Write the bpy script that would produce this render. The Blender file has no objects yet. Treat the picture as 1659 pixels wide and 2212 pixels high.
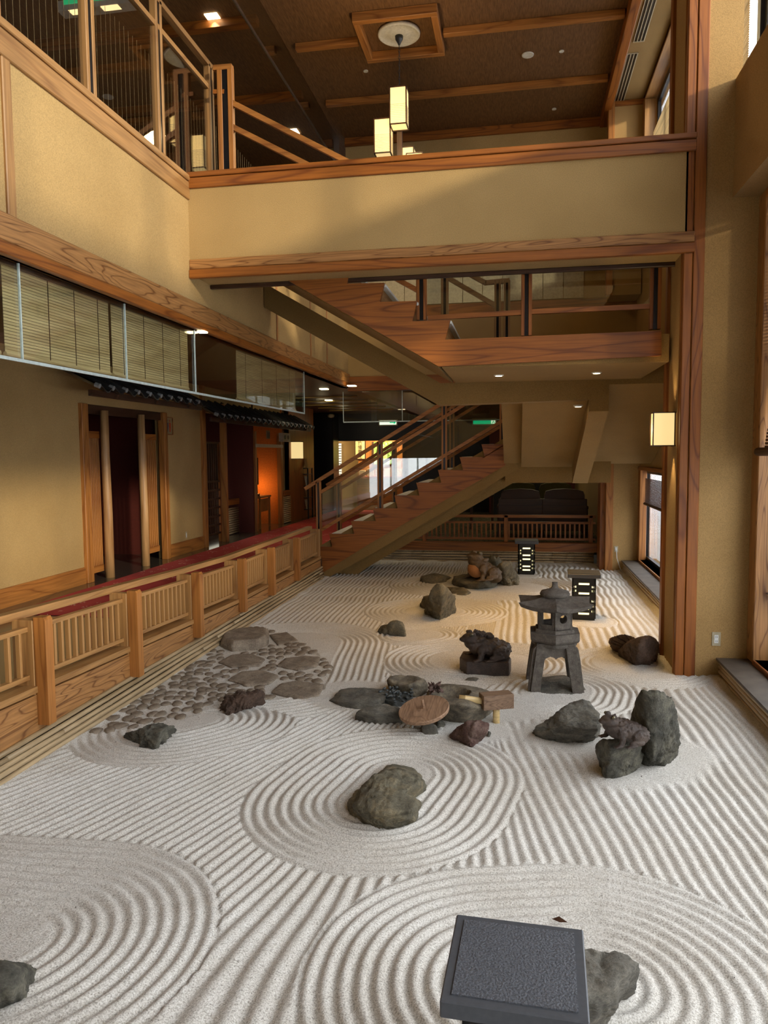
import bpy, bmesh, math, random
import numpy as np
from mathutils import Vector, Matrix, noise
random.seed(7)
C = bpy.context.scene.collection
SC = bpy.context.scene

# ---------------------------------------------------------------- camera
W, H, F = 1659.0, 2212.0, 1620.0
CAM = Vector((0, 0, 1.95))
VPX, VPY, ROLL = 1118.0, 979.0, 0.0085
dY = Vector(((VPX-W/2)/F, -(VPY-H/2)/F, -1)).normalized()
hz = Vector((1, ROLL, 0)).normalized()
dZ = hz.cross(dY); dZ = dZ.normalized()
if dZ.y < 0: dZ = -dZ
dX = dY.cross(dZ).normalized()
Rcw = Matrix((dX, dY, dZ))              # camera -> world rotation (rows: world axes in camera coords)
cam_d = bpy.data.cameras.new('camera')
cam = bpy.data.objects.new('camera', cam_d); C.objects.link(cam)
cam_d.sensor_fit = 'VERTICAL'; cam_d.sensor_height = 36.0; cam_d.lens = F/H*36.0
cam_d.clip_start = 0.05; cam_d.clip_end = 200
cam.matrix_world = Matrix.Translation(CAM) @ Rcw.to_4x4()
SC.camera = cam

def at(px, py, x=None, y=None, z=None):
    """point of the place seen at a pixel, on the plane X=x, Y=y or Z=z"""
    d = Rcw @ Vector(((px-W/2)/F, -(py-H/2)/F, -1))
    if z is not None: t = (z-CAM.z)/d.z
    elif x is not None: t = (x-CAM.x)/d.x
    else: t = (y-CAM.y)/d.y
    return CAM + d*t

# ---------------------------------------------------------------- light
SC.view_settings.view_transform = 'Standard'; SC.view_settings.look = 'None'
SC.view_settings.exposure = -0.05; SC.view_settings.gamma = 1.0
SC.view_settings.use_curve_mapping = False
SC.render.film_transparent = False
cy = SC.cycles
cy.max_bounces = 7; cy.diffuse_bounces = 2; cy.glossy_bounces = 3; cy.transmission_bounces = 4
cy.transparent_max_bounces = 12; cy.caustics_reflective = False; cy.caustics_refractive = False
cy.sample_clamp_indirect = 6.0
cy.use_denoising = True
cy.use_adaptive_sampling = False

world = bpy.data.worlds.new('sky'); SC.world = world; world.use_nodes = True
wn = world.node_tree; wn.nodes.clear()
wo = wn.nodes.new('ShaderNodeOutputWorld'); wb = wn.nodes.new('ShaderNodeBackground')
wb.inputs[0].default_value = (0.97, 0.975, 1.0, 1); wb.inputs[1].default_value = 5.8
wn.links.new(wb.outputs[0], wo.inputs[0])

def light(name, kind, loc, energy, color, size=0.1, rot=None, target=None, **kw):
    d = bpy.data.lights.new(name, kind); d.energy = energy; d.color = color
    if kind == 'AREA': d.size = size
    elif kind in ('POINT', 'SPOT'): d.shadow_soft_size = size
    for k, v in kw.items(): setattr(d, k, v)
    o = bpy.data.objects.new(name, d); C.objects.link(o); o.location = loc
    if target is not None:
        o.rotation_euler = (Vector(target)-Vector(loc)).to_track_quat('-Z', 'Y').to_euler()
    if rot: o.rotation_euler = rot
    return o
# low sun from the right, through the clerestory and the tall windows
sun = bpy.data.lights.new('sun', 'SUN'); sun.energy = 3.6; sun.angle = math.radians(3.2); sun.color = (1.0, 0.85, 0.62)
suno = bpy.data.objects.new('sun', sun); C.objects.link(suno)
suno.rotation_euler = Vector((-1, 0.8, -0.30)).to_track_quat('-Z', 'Y').to_euler()
# daylight portals in the real window openings of the right wall
def portal(x, y0, y1, z0, z1):
    d = bpy.data.lights.new('window_portal', 'AREA'); d.shape = 'RECTANGLE'
    d.size = y1-y0; d.size_y = z1-z0; d.cycles.is_portal = True
    o = bpy.data.objects.new('window_portal', d); C.objects.link(o)
    o.location = (x, (y0+y1)/2, (z0+z1)/2)
    o.rotation_euler = Matrix(((0, 0, 1), (1, 0, 0), (0, 1, 0))).to_euler()
portal(2.20, -3.6, 6.5, 0.2, 4.05)
portal(2.20, -3.6, 6.5, 5.0, 7.45)
portal(2.20, 7.5, 12.8, 0.2, 1.68)
portal(2.20, 7.5, 12.8, 5.3, 7.45)

# ---------------------------------------------------------------- materials
MATS = {}
def newmat(name):
    m = bpy.data.materials.new(name); m.use_nodes = True
    nt = m.node_tree; nt.nodes.clear()
    out = nt.nodes.new('ShaderNodeOutputMaterial'); b = nt.nodes.new('ShaderNodeBsdfPrincipled')
    nt.links.new(b.outputs[0], out.inputs[0])
    return m, nt, b, out
def N(nt, t, **kw):
    n = nt.nodes.new(t)
    for k, v in kw.items():
        if k in n.inputs.keys(): n.inputs[k].default_value = v
        else: setattr(n, k, v)
    return n
def coords(nt, scale=(1, 1, 1), kind='Object'):
    tc = nt.nodes.new('ShaderNodeTexCoord'); mp = nt.nodes.new('ShaderNodeMapping')
    mp.inputs['Scale'].default_value = scale
    nt.links.new(tc.outputs[kind], mp.inputs[0]); return mp.outputs[0]
def ramp(nt, fac, stops):
    r = nt.nodes.new('ShaderNodeValToRGB'); e = r.color_ramp.elements
    e[0].position = stops[0][0]; e[0].color = (*stops[0][1], 1)
    e[1].position = stops[-1][0]; e[1].color = (*stops[-1][1], 1)
    for p, c in stops[1:-1]:
        k = e.new(p); k.color = (*c, 1)
    nt.links.new(fac, r.inputs[0]); return r.outputs[0]
def bump(nt, b, h, strength, dist):
    bp = nt.nodes.new('ShaderNodeBump'); bp.inputs['Strength'].default_value = strength
    bp.inputs['Distance'].default_value = dist
    nt.links.new(h, bp.inputs['Height']); nt.links.new(bp.outputs[0], b.inputs['Normal'])
def mixc(nt, f, a, c):
    m = nt.nodes.new('ShaderNodeMix'); m.data_type = 'RGBA'
    for s, v in ((0, f), (6, a), (7, c)):
        if hasattr(v, 'is_output') : nt.links.new(v, m.inputs[s])
        else: m.inputs[s].default_value = v if s == 0 else (*v, 1)
    return m.outputs[2]
def S(*c): # sRGB 0..255 -> linear
    return tuple(((v/255)/12.92 if v/255 <= .04045 else (((v/255)+.055)/1.055)**2.4) for v in c)
def plain(name, col, rough=0.6, metal=0.0, noise_amt=0.12, nscale=30, bmp=0.0):
    m, nt, b, o = newmat(name)
    n = N(nt, 'ShaderNodeTexNoise', Scale=nscale, Detail=4.0); nt.links.new(coords(nt), n.inputs['Vector'])
    lo = tuple(c*(1-noise_amt) for c in col); hi = tuple(min(1, c*(1+noise_amt)) for c in col)
    nt.links.new(ramp(nt, n.outputs[0], [(0.3, lo), (0.7, hi)]), b.inputs['Base Color'])
    b.inputs['Roughness'].default_value = rough; b.inputs['Metallic'].default_value = metal
    if bmp: bump(nt, b, n.outputs[0], bmp, 0.01)
    MATS[name] = m; return m
def plaster(name, col, grain=170):
    m, nt, b, o = newmat(name); v = coords(nt)
    n1 = N(nt, 'ShaderNodeTexNoise', Scale=grain, Detail=3.0); n2 = N(nt, 'ShaderNodeTexNoise', Scale=1.6, Detail=4.0)
    for n in (n1, n2): nt.links.new(v, n.inputs['Vector'])
    a = ramp(nt, n1.outputs[0], [(0.34, tuple(c*0.80 for c in col)), (0.5, col), (0.68, tuple(min(1, c*1.14) for c in col))])
    c2 = ramp(nt, n2.outputs[0], [(0.3, (0.86, 0.84, 0.80)), (0.7, (1, 1, 1))])
    mm = nt.nodes.new('ShaderNodeMix'); mm.data_type = 'RGBA'; mm.blend_type = 'MULTIPLY'; mm.inputs[0].default_value = 1
    nt.links.new(a, mm.inputs[6]); nt.links.new(c2, mm.inputs[7]); nt.links.new(mm.outputs[2], b.inputs['Base Color'])
    b.inputs['Roughness'].default_value = 0.95; bump(nt, b, n1.outputs[0], 0.35, 0.004)
    MATS[name] = m; return m
def wood(name, c1, c2, axis='x', freq=9.0, rough=0.45, scale=1.6, wear=0.0):
    m, nt, b, o = newmat(name)
    st = {'x': (0.10, 1, 1), 'y': (1, 0.10, 1), 'z': (1, 1, 0.10)}[axis]
    v = coords(nt, tuple(s*scale for s in st))
    n = N(nt, 'ShaderNodeTexNoise', Scale=1.7, Detail=1.5, Roughness=0.4, Distortion=0.35)
    nt.links.new(v, n.inputs['Vector'])
    mul = N(nt, 'ShaderNodeMath', operation='MULTIPLY'); mul.inputs[1].default_value = freq*2
    pp = N(nt, 'ShaderNodeMath', operation='PINGPONG'); pp.inputs[1].default_value = 1.0
    nt.links.new(n.outputs[0], mul.inputs[0]); nt.links.new(mul.outputs[0], pp.inputs[0])
    col = ramp(nt, pp.outputs[0], [(0.0, c2), (0.28, c1), (1.0, tuple(min(1, c*1.12) for c in c1))])
    fib = N(nt, 'ShaderNodeTexNoise', Scale=60.0, Detail=3.0)
    st2 = {'x': (0.04, 1, 1), 'y': (1, 0.04, 1), 'z': (1, 1, 0.04)}[axis]
    nt.links.new(coords(nt, st2), fib.inputs['Vector'])
    f2 = ramp(nt, fib.outputs[0], [(0.35, (0.78, 0.76, 0.74)), (0.65, (1.08, 1.08, 1.08))])
    mm = nt.nodes.new('ShaderNodeMix'); mm.data_type = 'RGBA'; mm.blend_type = 'MULTIPLY'; mm.inputs[0].default_value = 1
    nt.links.new(col, mm.inputs[6]); nt.links.new(f2, mm.inputs[7])
    nt.links.new(mm.outputs[2], b.inputs['Base Color'])
    b.inputs['Roughness'].default_value = rough; bump(nt, b, fib.outputs[0], 0.15, 0.002)
    MATS[name] = m; return m
def emis(name, col, strength):
    m, nt, b, o = newmat(name)
    b.inputs['Base Color'].default_value = (*col, 1); b.inputs['Emission Color'].default_value = (*col, 1)
    b.inputs['Emission Strength'].default_value = strength; MATS[name] = m; return m
def glassm(name, tint=(1, 1, 1), gloss=0.10):
    m, nt, b, o = newmat(name); nt.nodes.remove(b)
    tr = N(nt, 'ShaderNodeBsdfTransparent'); tr.inputs[0].default_value = (*tint, 1)
    gl = N(nt, 'ShaderNodeBsdfGlossy'); gl.inputs['Roughness'].default_value = 0.0
    fr = N(nt, 'ShaderNodeFresnel'); ge = N(nt, 'ShaderNodeNewGeometry'); mr = N(nt, 'ShaderNodeMapRange')
    mr.inputs[3].default_value = 1.5; mr.inputs[4].default_value = 1/1.5; nt.links.new(ge.outputs['Backfacing'], mr.inputs[0]); nt.links.new(mr.outputs[0], fr.inputs['IOR'])
    ad = N(nt, 'ShaderNodeMath', operation='MULTIPLY_ADD'); ad.inputs[1].default_value = 1.6; ad.inputs[2].default_value = gloss-0.04
    ad.use_clamp = True
    mx = N(nt, 'ShaderNodeMixShader')
    nt.links.new(fr.outputs[0], ad.inputs[0]); nt.links.new(ad.outputs[0], mx.inputs[0])
    nt.links.new(tr.outputs[0], mx.inputs[1]); nt.links.new(gl.outputs[0], mx.inputs[2])
    nt.links.new(mx.outputs[0], o.inputs[0]); MATS[name] = m; return m
def rockm(name, c1, c2, c3, scale=6.0, strat=(1, 1, 1), rough=0.85, bmp=0.6):
    m, nt, b, o = newmat(name)
    v = coords(nt, strat)
    n1 = N(nt, 'ShaderNodeTexNoise', Scale=scale, Detail=8.0, Roughness=0.65, Distortion=0.6)
    n2 = N(nt, 'ShaderNodeTexNoise', Scale=scale*9, Detail=6.0, Roughness=0.7)
    n3 = N(nt, 'ShaderNodeTexVoronoi', Scale=scale*2.2, feature='DISTANCE_TO_EDGE')
    nt.links.new(v, n1.inputs['Vector']); nt.links.new(v, n2.inputs['Vector']); nt.links.new(v, n3.inputs['Vector'])
    a = ramp(nt, n1.outputs[0], [(0.32, c1), (0.5, c2), (0.7, c3)])
    d = ramp(nt, n2.outputs[0], [(0.3, (0.55, 0.55, 0.55)), (0.7, (1.25, 1.25, 1.25))])
    mm = nt.nodes.new('ShaderNodeMix'); mm.data_type = 'RGBA'; mm.blend_type = 'MULTIPLY'; mm.inputs[0].default_value = 1
    nt.links.new(a, mm.inputs[6]); nt.links.new(d, mm.inputs[7]); nt.links.new(mm.outputs[2], b.inputs['Base Color'])
    b.inputs['Roughness'].default_value = rough
    ad = N(nt, 'ShaderNodeMath', operation='ADD'); nt.links.new(n1.outputs[0], ad.inputs[0]); nt.links.new(n2.outputs[0], ad.inputs[1])
    bump(nt, b, ad.outputs[0], bmp, 0.035)
    MATS[name] = m; return m

plaster('plaster', (0.47, 0.305, 0.12))
plaster('plaster_shaded', (0.30, 0.18, 0.058))  # same plaster, with the shade of soffits and undersides put into the colour
plaster('plaster_right', (0.46, 0.285, 0.11))
for ax in 'xyz':
    wood('cedar_'+ax, (0.38, 0.15, 0.034), (0.25, 0.085, 0.018), ax, 8, scale=2.4)          # honey coloured
    wood('redwood_'+ax, (0.30, 0.095, 0.014), (0.17, 0.044, 0.006), ax, 8, scale=2.4)       # dark reddish
    wood('pale_'+ax, (0.37, 0.19, 0.064), (0.28, 0.13, 0.04), ax, 5, scale=2.4)             # bleached by the sun
    wood('fir_'+ax, (0.38, 0.18, 0.058), (0.18, 0.066, 0.017), ax, 16, scale=4.2)  # strong figured grain
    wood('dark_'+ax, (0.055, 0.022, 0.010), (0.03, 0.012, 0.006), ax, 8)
plain('black', (0.012, 0.012, 0.013), 0.35)
plain('black_metal', (0.02, 0.02, 0.022), 0.3, 0.6)
plain('maroon', (0.09, 0.012, 0.006), 0.7)
plain('steel', (0.5, 0.5, 0.5), 0.3, 1.0)
plain('pale_metal', (0.62, 0.72, 0.70), 0.35, 0.3)
plain('white_paint', (0.75, 0.73, 0.68), 0.5)
plain('ivory', (0.45, 0.38, 0.25), 0.5)
plain('white_plastic', (0.78, 0.78, 0.75), 0.4)
plain('panel_pale', (0.52, 0.42, 0.25), 0.8)
plain('tread_carpet', (0.80, 0.78, 0.72), 0.95, nscale=200)
plain('dark_tile', (0.075, 0.065, 0.05), 0.12, nscale=8)
plain('tile_end_lit', (0.30, 0.32, 0.33), 0.2)  # sky light caught by the tile tips is put into this colour
plain('roof_tile', (0.05, 0.052, 0.055), 0.22)
plain('green_leather', (0.10, 0.095, 0.03), 0.45)
plain('brown_leather', (0.05, 0.02, 0.008), 0.5)
plain('granite', (0.088, 0.094, 0.108), 0.5, nscale=150, noise_amt=0.35, bmp=0.45)
plain('granite_edge', (0.070, 0.074, 0.084), 0.5, nscale=60, noise_amt=0.1)
plain('lantern_black', (0.010, 0.010, 0.010), 0.4)
plain('outside', (0.78, 0.79, 0.80), 0.9, nscale=3)
plain('hedge', (0.05, 0.09, 0.04), 0.9, nscale=12, noise_amt=0.5)
plain('bench_top', (0.085, 0.068, 0.052), 0.6, nscale=6, noise_amt=0.3)
wood('bamboo', (0.46, 0.335, 0.19), (0.34, 0.235, 0.12), 'y', 3, 0.4)
wood('bamboo_fresh', (0.72, 0.52, 0.24), (0.62, 0.42, 0.17), 'x', 3, 0.35)
wood('log', (0.46, 0.26, 0.11), (0.34, 0.17, 0.06), 'z', 4, 0.5)
wood('blind_slat', (0.78, 0.58, 0.28), (0.60, 0.42, 0.18), 'y', 6, 0.6)
wood('blind_dark', (0.12, 0.055, 0.028), (0.07, 0.03, 0.015), 'y', 6, 0.6)
wood('lid_wood', (0.33, 0.20, 0.12), (0.23, 0.13, 0.075), 'y', 12, 0.7, scale=5)
wood('block_wood', (0.25, 0.155, 0.095), (0.15, 0.085, 0.05), 'x', 16, 0.6, scale=5)
plain('paper', (0.80, 0.72, 0.50), 0.9)
emis('lamp_warm', (1.0, 0.74, 0.36), 2.6)
emis('lamp_hot', (1.0, 0.86, 0.50), 9.0)
emis('slot_glow', (1.0, 0.84, 0.38), 2.6)
emis('lamp_paper', (1.0, 0.76, 0.34), 0.85)
emis('shoji_glow', (0.95, 0.90, 0.72), 1.0)
emis('sign_green', (0.0, 0.55, 0.22), 0.9)
emis('sign_white', (0.85, 1.0, 0.75), 1.1)
glassm('glass', (0.93, 0.96, 0.95), 0.05)
glassm('glass_dark', (0.88, 0.88, 0.85), 0.07)
glassm('window_glass', (0.97, 0.99, 1.0), 0.05)
rockm('rock_green', (0.085, 0.072, 0.045), (0.17, 0.148, 0.098), (0.30, 0.24, 0.14), 9)
rockm('rock_grey', (0.09, 0.082, 0.066), (0.17, 0.155, 0.125), (0.28, 0.25, 0.195), 8, (1, 1, 3))
rockm('rock_dark', (0.045, 0.042, 0.032), (0.11, 0.102, 0.078), (0.23, 0.21, 0.155), 9)
rockm('rock_brown', (0.045, 0.028, 0.018), (0.095, 0.055, 0.035), (0.15, 0.09, 0.06), 8)
rockm('rock_red', (0.075, 0.032, 0.024), (0.155, 0.085, 0.066), (0.26, 0.18, 0.14), 9)
rockm('rock_basin', (0.075, 0.062, 0.045), (0.18, 0.148, 0.105), (0.33, 0.27, 0.18), 14, bmp=0.3)
rockm('paving', (0.19, 0.145, 0.105), (0.29, 0.23, 0.17), (0.42, 0.34, 0.25), 9, bmp=0.4)
rockm('pebble', (0.05, 0.056, 0.056), (0.09, 0.10, 0.10), (0.15, 0.16, 0.155), 10, bmp=0.1, rough=0.5)
rockm('toad_skin', (0.030, 0.020, 0.015), (0.060, 0.038, 0.028), (0.11, 0.075, 0.055), 14, rough=0.5, bmp=0.35)
rockm('toad_far', (0.05, 0.03, 0.015), (0.09, 0.055, 0.025), (0.14, 0.09, 0.045), 12, rough=0.6, bmp=0.3)
plain('toad_belly', (0.30, 0.13, 0.045), 0.7)
rockm('lantern_stone', (0.10, 0.083, 0.067), (0.155, 0.13, 0.107), (0.22, 0.19, 0.155), 22, rough=0.9, bmp=0.5)

# raked sand
m, nt, b, o = newmat('sand'); v = coords(nt)
n1 = N(nt, 'ShaderNodeTexNoise', Scale=150.0, Detail=3.0, Roughness=0.7); n2 = N(nt, 'ShaderNodeTexNoise', Scale=1.3, Detail=4.0)
n3 = N(nt, 'ShaderNodeTexVoronoi', Scale=26.0)
for n in (n1, n2, n3): nt.links.new(v, n.inputs['Vector'])
a = ramp(nt, n1.outputs[0], [(0.30, (0.26, 0.235, 0.205)), (0.43, (0.60, 0.565, 0.51)), (0.56, (0.80, 0.77, 0.72)), (0.72, (0.95, 0.93, 0.90))])
c2 = ramp(nt, n2.outputs[0], [(0.35, (0.90, 0.88, 0.85)), (0.65, (1, 1, 1))])
mm = nt.nodes.new('ShaderNodeMix'); mm.data_type = 'RGBA'; mm.blend_type = 'MULTIPLY'; mm.inputs[0].default_value = 1
nt.links.new(a, mm.inputs[6]); nt.links.new(c2, mm.inputs[7]); nt.links.new(mm.outputs[2], b.inputs['Base Color'])
b.inputs['Roughness'].default_value = 0.97; bump(nt, b, n1.outputs[0], 0.6, 0.006); MATS['sand'] = m
# red carpet with small pale motifs
m, nt, b, o = newmat('carpet_red'); v = coords(nt, (1, 1, 1))
vo = N(nt, 'ShaderNodeTexVoronoi', Scale=4.2); vo.inputs['Randomness'].default_value = 0.55; nt.links.new(v, vo.inputs['Vector'])
nn = N(nt, 'ShaderNodeTexNoise', Scale=42.0, Detail=2.0); nt.links.new(v, nn.inputs['Vector'])
lt = N(nt, 'ShaderNodeMath', operation='LESS_THAN'); lt.inputs[1].default_value = 0.30; nt.links.new(vo.outputs['Distance'], lt.inputs[0])
gt = N(nt, 'ShaderNodeMath', operation='GREATER_THAN'); gt.inputs[1].default_value = 0.60; nt.links.new(nn.outputs[0], gt.inputs[0])
mu = N(nt, 'ShaderNodeMath', operation='MULTIPLY'); nt.links.new(lt.outputs[0], mu.inputs[0]); nt.links.new(gt.outputs[0], mu.inputs[1])
nt.links.new(mixc(nt, mu.outputs[0], (0.42, 0.035, 0.030), (0.75, 0.50, 0.36)), b.inputs['Base Color'])
b.inputs['Roughness'].default_value = 0.95; MATS['carpet_red'] = m
# patterned lounge carpet
m, nt, b, o = newmat('carpet_lounge'); v = coords(nt, (3, 9, 1))
vo = N(nt, 'ShaderNodeTexNoise', Scale=5.0, Detail=3.0, Distortion=2.0); nt.links.new(v, vo.inputs['Vector'])
nt.links.new(ramp(nt, vo.outputs[0], [(0.42, (0.02, 0.02, 0.012)), (0.52, (0.10, 0.09, 0.05)), (0.6, (0.28, 0.24, 0.16))]), b.inputs['Base Color'])
b.inputs['Roughness'].default_value = 1.0; b.inputs['Specular IOR Level'].default_value = 0.1; MATS['carpet_lounge'] = m
# woven grasscloth ceiling
m, nt, b, o = newmat('grasscloth'); v = coords(nt, (28, 3, 1))
n1 = N(nt, 'ShaderNodeTexNoise', Scale=3.0, Detail=5.0); nt.links.new(v, n1.inputs['Vector'])
nt.links.new(ramp(nt, n1.outputs[0], [(0.3, (0.115, 0.052, 0.016)), (0.7, (0.22, 0.105, 0.036))]), b.inputs['Base Color'])
b.inputs['Roughness'].default_value = 0.8; bump(nt, b, n1.outputs[0], 0.3, 0.004); MATS['grasscloth'] = m
# dark wall upstairs, stripes painted in for lines reflected in the balcony glass
m, nt, b, o = newmat('striped_dark'); tc = coords(nt, (1, 1, 1))
sx = N(nt, 'ShaderNodeSeparateXYZ'); nt.links.new(tc, sx.inputs[0])
ml = N(nt, 'ShaderNodeMath', operation='MULTIPLY'); ml.inputs[1].default_value = 9.0; nt.links.new(sx.outputs[1], ml.inputs[0])
fr = N(nt, 'ShaderNodeMath', operation='FRACT'); nt.links.new(ml.outputs[0], fr.inputs[0])
nt.links.new(ramp(nt, fr.outputs[0], [(0.0, (0.03, 0.022, 0.015)), (0.90, (0.03, 0.022, 0.015)), (0.93, (0.22, 0.18, 0.11)), (1.0, (0.22, 0.18, 0.11))]), b.inputs['Base Color'])
MATS['striped_dark'] = m
# green garden picture seen through the far shop window
m, nt, b, o = newmat('garden_green')
n1 = N(nt, 'ShaderNodeTexNoise', Scale=9.0, Detail=6.0, Distortion=1.5); nt.links.new(coords(nt, (2, 1, 1)), n1.inputs['Vector'])
cc = ramp(nt, n1.outputs[0], [(0.35, (0.02, 0.06, 0.01)), (0.5, (0.12, 0.26, 0.04)), (0.65, (0.55, 0.68, 0.30))])
nt.links.new(cc, b.inputs['Base Color']); MATS['garden_green'] = m

# ---------------------------------------------------------------- mesh helpers
class MB:
    def __init__(s): s.v = []; s.f = []
    def add(s, vs, fs):
        k = len(s.v); s.v += [Vector(v) for v in vs]; s.f += [tuple(i+k for i in f) for f in fs]; return s
    def box(s, x0, x1, y0, y1, z0, z1):
        return s.add([(x, y, z) for z in (z0, z1) for y in (y0, y1) for x in (x0, x1)],
                     [(0, 2, 3, 1), (4, 5, 7, 6), (0, 1, 5, 4), (1, 3, 7, 5), (3, 2, 6, 7), (2, 0, 4, 6)])
    def bbox(s, x0, x1, y0, y1, z0, z1, c=0.004):      # box with chamfered long edges
        bm = bmesh.new(); bmesh.ops.create_cube(bm, size=1)
        for v in bm.verts:
            v.co = Vector(((x0+x1)/2+v.co.x*(x1-x0), (y0+y1)/2+v.co.y*(y1-y0), (z0+z1)/2+v.co.z*(z1-z0)))
        bmesh.ops.bevel(bm, geom=bm.edges[:], offset=c, segments=1, affect='EDGES')
        return s.bm(bm)
    def bm(s, bm, M=None):
        bm.verts.index_update()
        s.add([(M @ v.co if M else v.co.copy()) for v in bm.verts], [tuple(v.index for v in f.verts) for f in bm.faces]); bm.free(); return s
    def beam(s, a, b, w, h, up=(0, 0, 1)):             # bar between two points, w sideways, h along up
        a, b = Vector(a), Vector(b); d = (b-a).normalized(); up = Vector(up)
        sd = d.cross(up).normalized(); u = sd.cross(d).normalized()
        vs = [p+sd*i*w/2+u*j*h/2 for p in (a, b) for j in (-1, 1) for i in (-1, 1)]
        return s.add(vs, [(0, 1, 3, 2), (4, 6, 7, 5), (0, 4, 5, 1), (1, 5, 7, 3), (3, 7, 6, 2), (2, 6, 4, 0)])
    def prism(s, pts, off):                            # polygon (3D points) pushed along off
        pts = [Vector(p) for p in pts]; off = Vector(off); n = len(pts)
        return s.add(pts+[p+off for p in pts], [tuple(range(n-1, -1, -1)), tuple(range(n, 2*n))] +
                     [(i, (i+1) % n, (i+1) % n+n, i+n) for i in range(n)])
    def tube(s, pts, r, n=10, cap=True):
        pts = [Vector(p) for p in pts]; rs = r if isinstance(r, (list, tuple)) else [r]*len(pts)
        k0 = len(s.v); ref = Vector((0, 0, 1)); rings = []
        for i, p in enumerate(pts):
            d = (pts[min(i+1, len(pts)-1)]-pts[max(i-1, 0)]).normalized()
            rr = ref if abs(d.dot(ref)) < 0.95 else Vector((1, 0, 0))
            a = d.cross(rr).normalized(); b2 = d.cross(a)
            rings.append([p+(a*math.cos(t)+b2*math.sin(t))*rs[i] for t in [2*math.pi*j/n for j in range(n)]])
        vs = [v for r_ in rings for v in r_]; fs = []
        for i in range(len(pts)-1):
            for j in range(n):
                fs.append((i*n+j, i*n+(j+1) % n, (i+1)*n+(j+1) % n, (i+1)*n+j))
        if cap: fs += [tuple(range(n-1, -1, -1)), tuple(range((len(pts)-1)*n, len(pts)*n))]
        return s.add(vs, fs)
    def lathe(s, c, prof, n=24):
        c = Vector(c); vs = []; fs = []
        for r, z in prof:
            vs += [c+Vector((r*math.cos(2*math.pi*j/n), r*math.sin(2*math.pi*j/n), z)) for j in range(n)]
        for i in range(len(prof)-1):
            for j in range(n):
                fs.append((i*n+j, i*n+(j+1) % n, (i+1)*n+(j+1) % n, (i+1)*n+j))
        fs += [tuple(range(n-1, -1, -1)), tuple(range((len(prof)-1)*n, len(prof)*n))]
        return s.add(vs, fs)
    def mesh(s, name, mat, org=Vector((0, 0, 0)), smooth=False):
        me = bpy.data.meshes.new(name); me.from_pydata([v-org for v in s.v], [], s.f); me.update()
        bm = bmesh.new(); bm.from_mesh(me); bmesh.ops.recalc_face_normals(bm, faces=bm.faces[:]); bm.to_mesh(me); bm.free()
        me.materials.append(MATS[mat])
        if smooth:
            for p in me.polygons: p.use_smooth = True
        return me
    def obj(s, name, mat, parent=None, smooth=False, label=None, org=None):
        if org is None and parent is None and s.v:      # origin at the base of a thing that is one mesh
            xs = [v.x for v in s.v]; ys = [v.y for v in s.v]; zs = [v.z for v in s.v]
        o_w = wloc(parent) if parent else Vector((0, 0, 0))
        o = bpy.data.objects.new(name, s.mesh(name, mat, o_w, smooth)); C.objects.link(o)
        if parent: o.parent = parent
        if label: o['label'] = label
        return o
def wloc(o):
    l = Vector(o.location)
    while o.parent: o = o.parent; l += Vector(o.location)
    return l
def box(x0, x1, y0, y1, z0, z1): return MB().box(x0, x1, y0, y1, z0, z1)
def tag(o, label, cat=None, group=None, kind=None):
    o['label'] = label
    if cat: o['category'] = cat
    if group: o['group'] = group
    if kind: o['kind'] = kind
    return o
def thing(name, label, cat, loc, group=None, kind=None):
    o = bpy.data.objects.new(name, None); C.objects.link(o); o.location = loc; o.empty_display_size = 0.1
    return tag(o, label, cat, group, kind)
def piece(name, me, parent, loc=(0, 0, 0), rot=None, scale=None):   # alike pieces share one mesh
    o = bpy.data.objects.new(name, me); C.objects.link(o); o.parent = parent; o.location = loc
    if rot: o.rotation_euler = rot
    if scale: o.scale = scale
    return o
def struct(o, label, cat='structure'): return tag(o, label, cat, kind='structure')
# ================================================================= THE SETTING
XL, XB, XP, XW = -5.39, -3.05, 1.39, 1.97      # far left wall, balcony line, pier face, window wall
YB, YF = 6.80, 13.5                            # bridge plane, far end of the garden
ZC, ZT, ZL = 7.55, 4.55, 3.16                  # upper ceiling, balcony trim, lower ceiling
st = lambda name, mb, mat, label, cat='structure': struct(mb.obj(name, mat), label, cat)

# ---- floors
fl = st('floor', box(-9, XB-0.06, -4, 30, 0.15, 0.35).box(-9, 1.97, -4, 1.0, 0.15, 0.35).box(XB-0.06, 0, 20.5, 30, 0.15, 0.35), 'dark_tile', 'polished dark tile floor of the walkway and lobby', 'floor')
st('floor_lounge', box(XB, 2.0, YF+0.10, 20.5, 0.15, 0.35), 'carpet_lounge', 'patterned dark carpet floor of the lounge beyond the garden', 'floor')
st('floor_ground', box(-9, 2.2, -4, 30, -0.30, -0.20), 'outside', 'ground slab beneath the raked sand', 'floor')
st('floor_upper', box(-9, XB-0.005, -4, 30, ZL+0.06, 4.28).box(XB, 2.1, YF+0.03, 30, ZL+0.06, 4.28), 'dark_tile', 'upper storey floor slab behind the balcony', 'floor')
st('floor_border', box(-3.30, -3.16, -4, 11.45, 0.352, 0.362), 'cedar_y', 'honey wood strip along the walkway edge', 'floor')
# ---- ceilings
st('ceiling', box(-9, 2.2, -4, 20, ZC, ZC+0.2), 'grasscloth', 'brown grasscloth ceiling of the upper hall', 'ceiling')
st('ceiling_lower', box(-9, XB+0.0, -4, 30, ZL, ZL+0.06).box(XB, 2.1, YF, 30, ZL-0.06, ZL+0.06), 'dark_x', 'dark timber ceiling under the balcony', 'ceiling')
for i, (px, py) in enumerate([(1365, 57)]): pass
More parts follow.
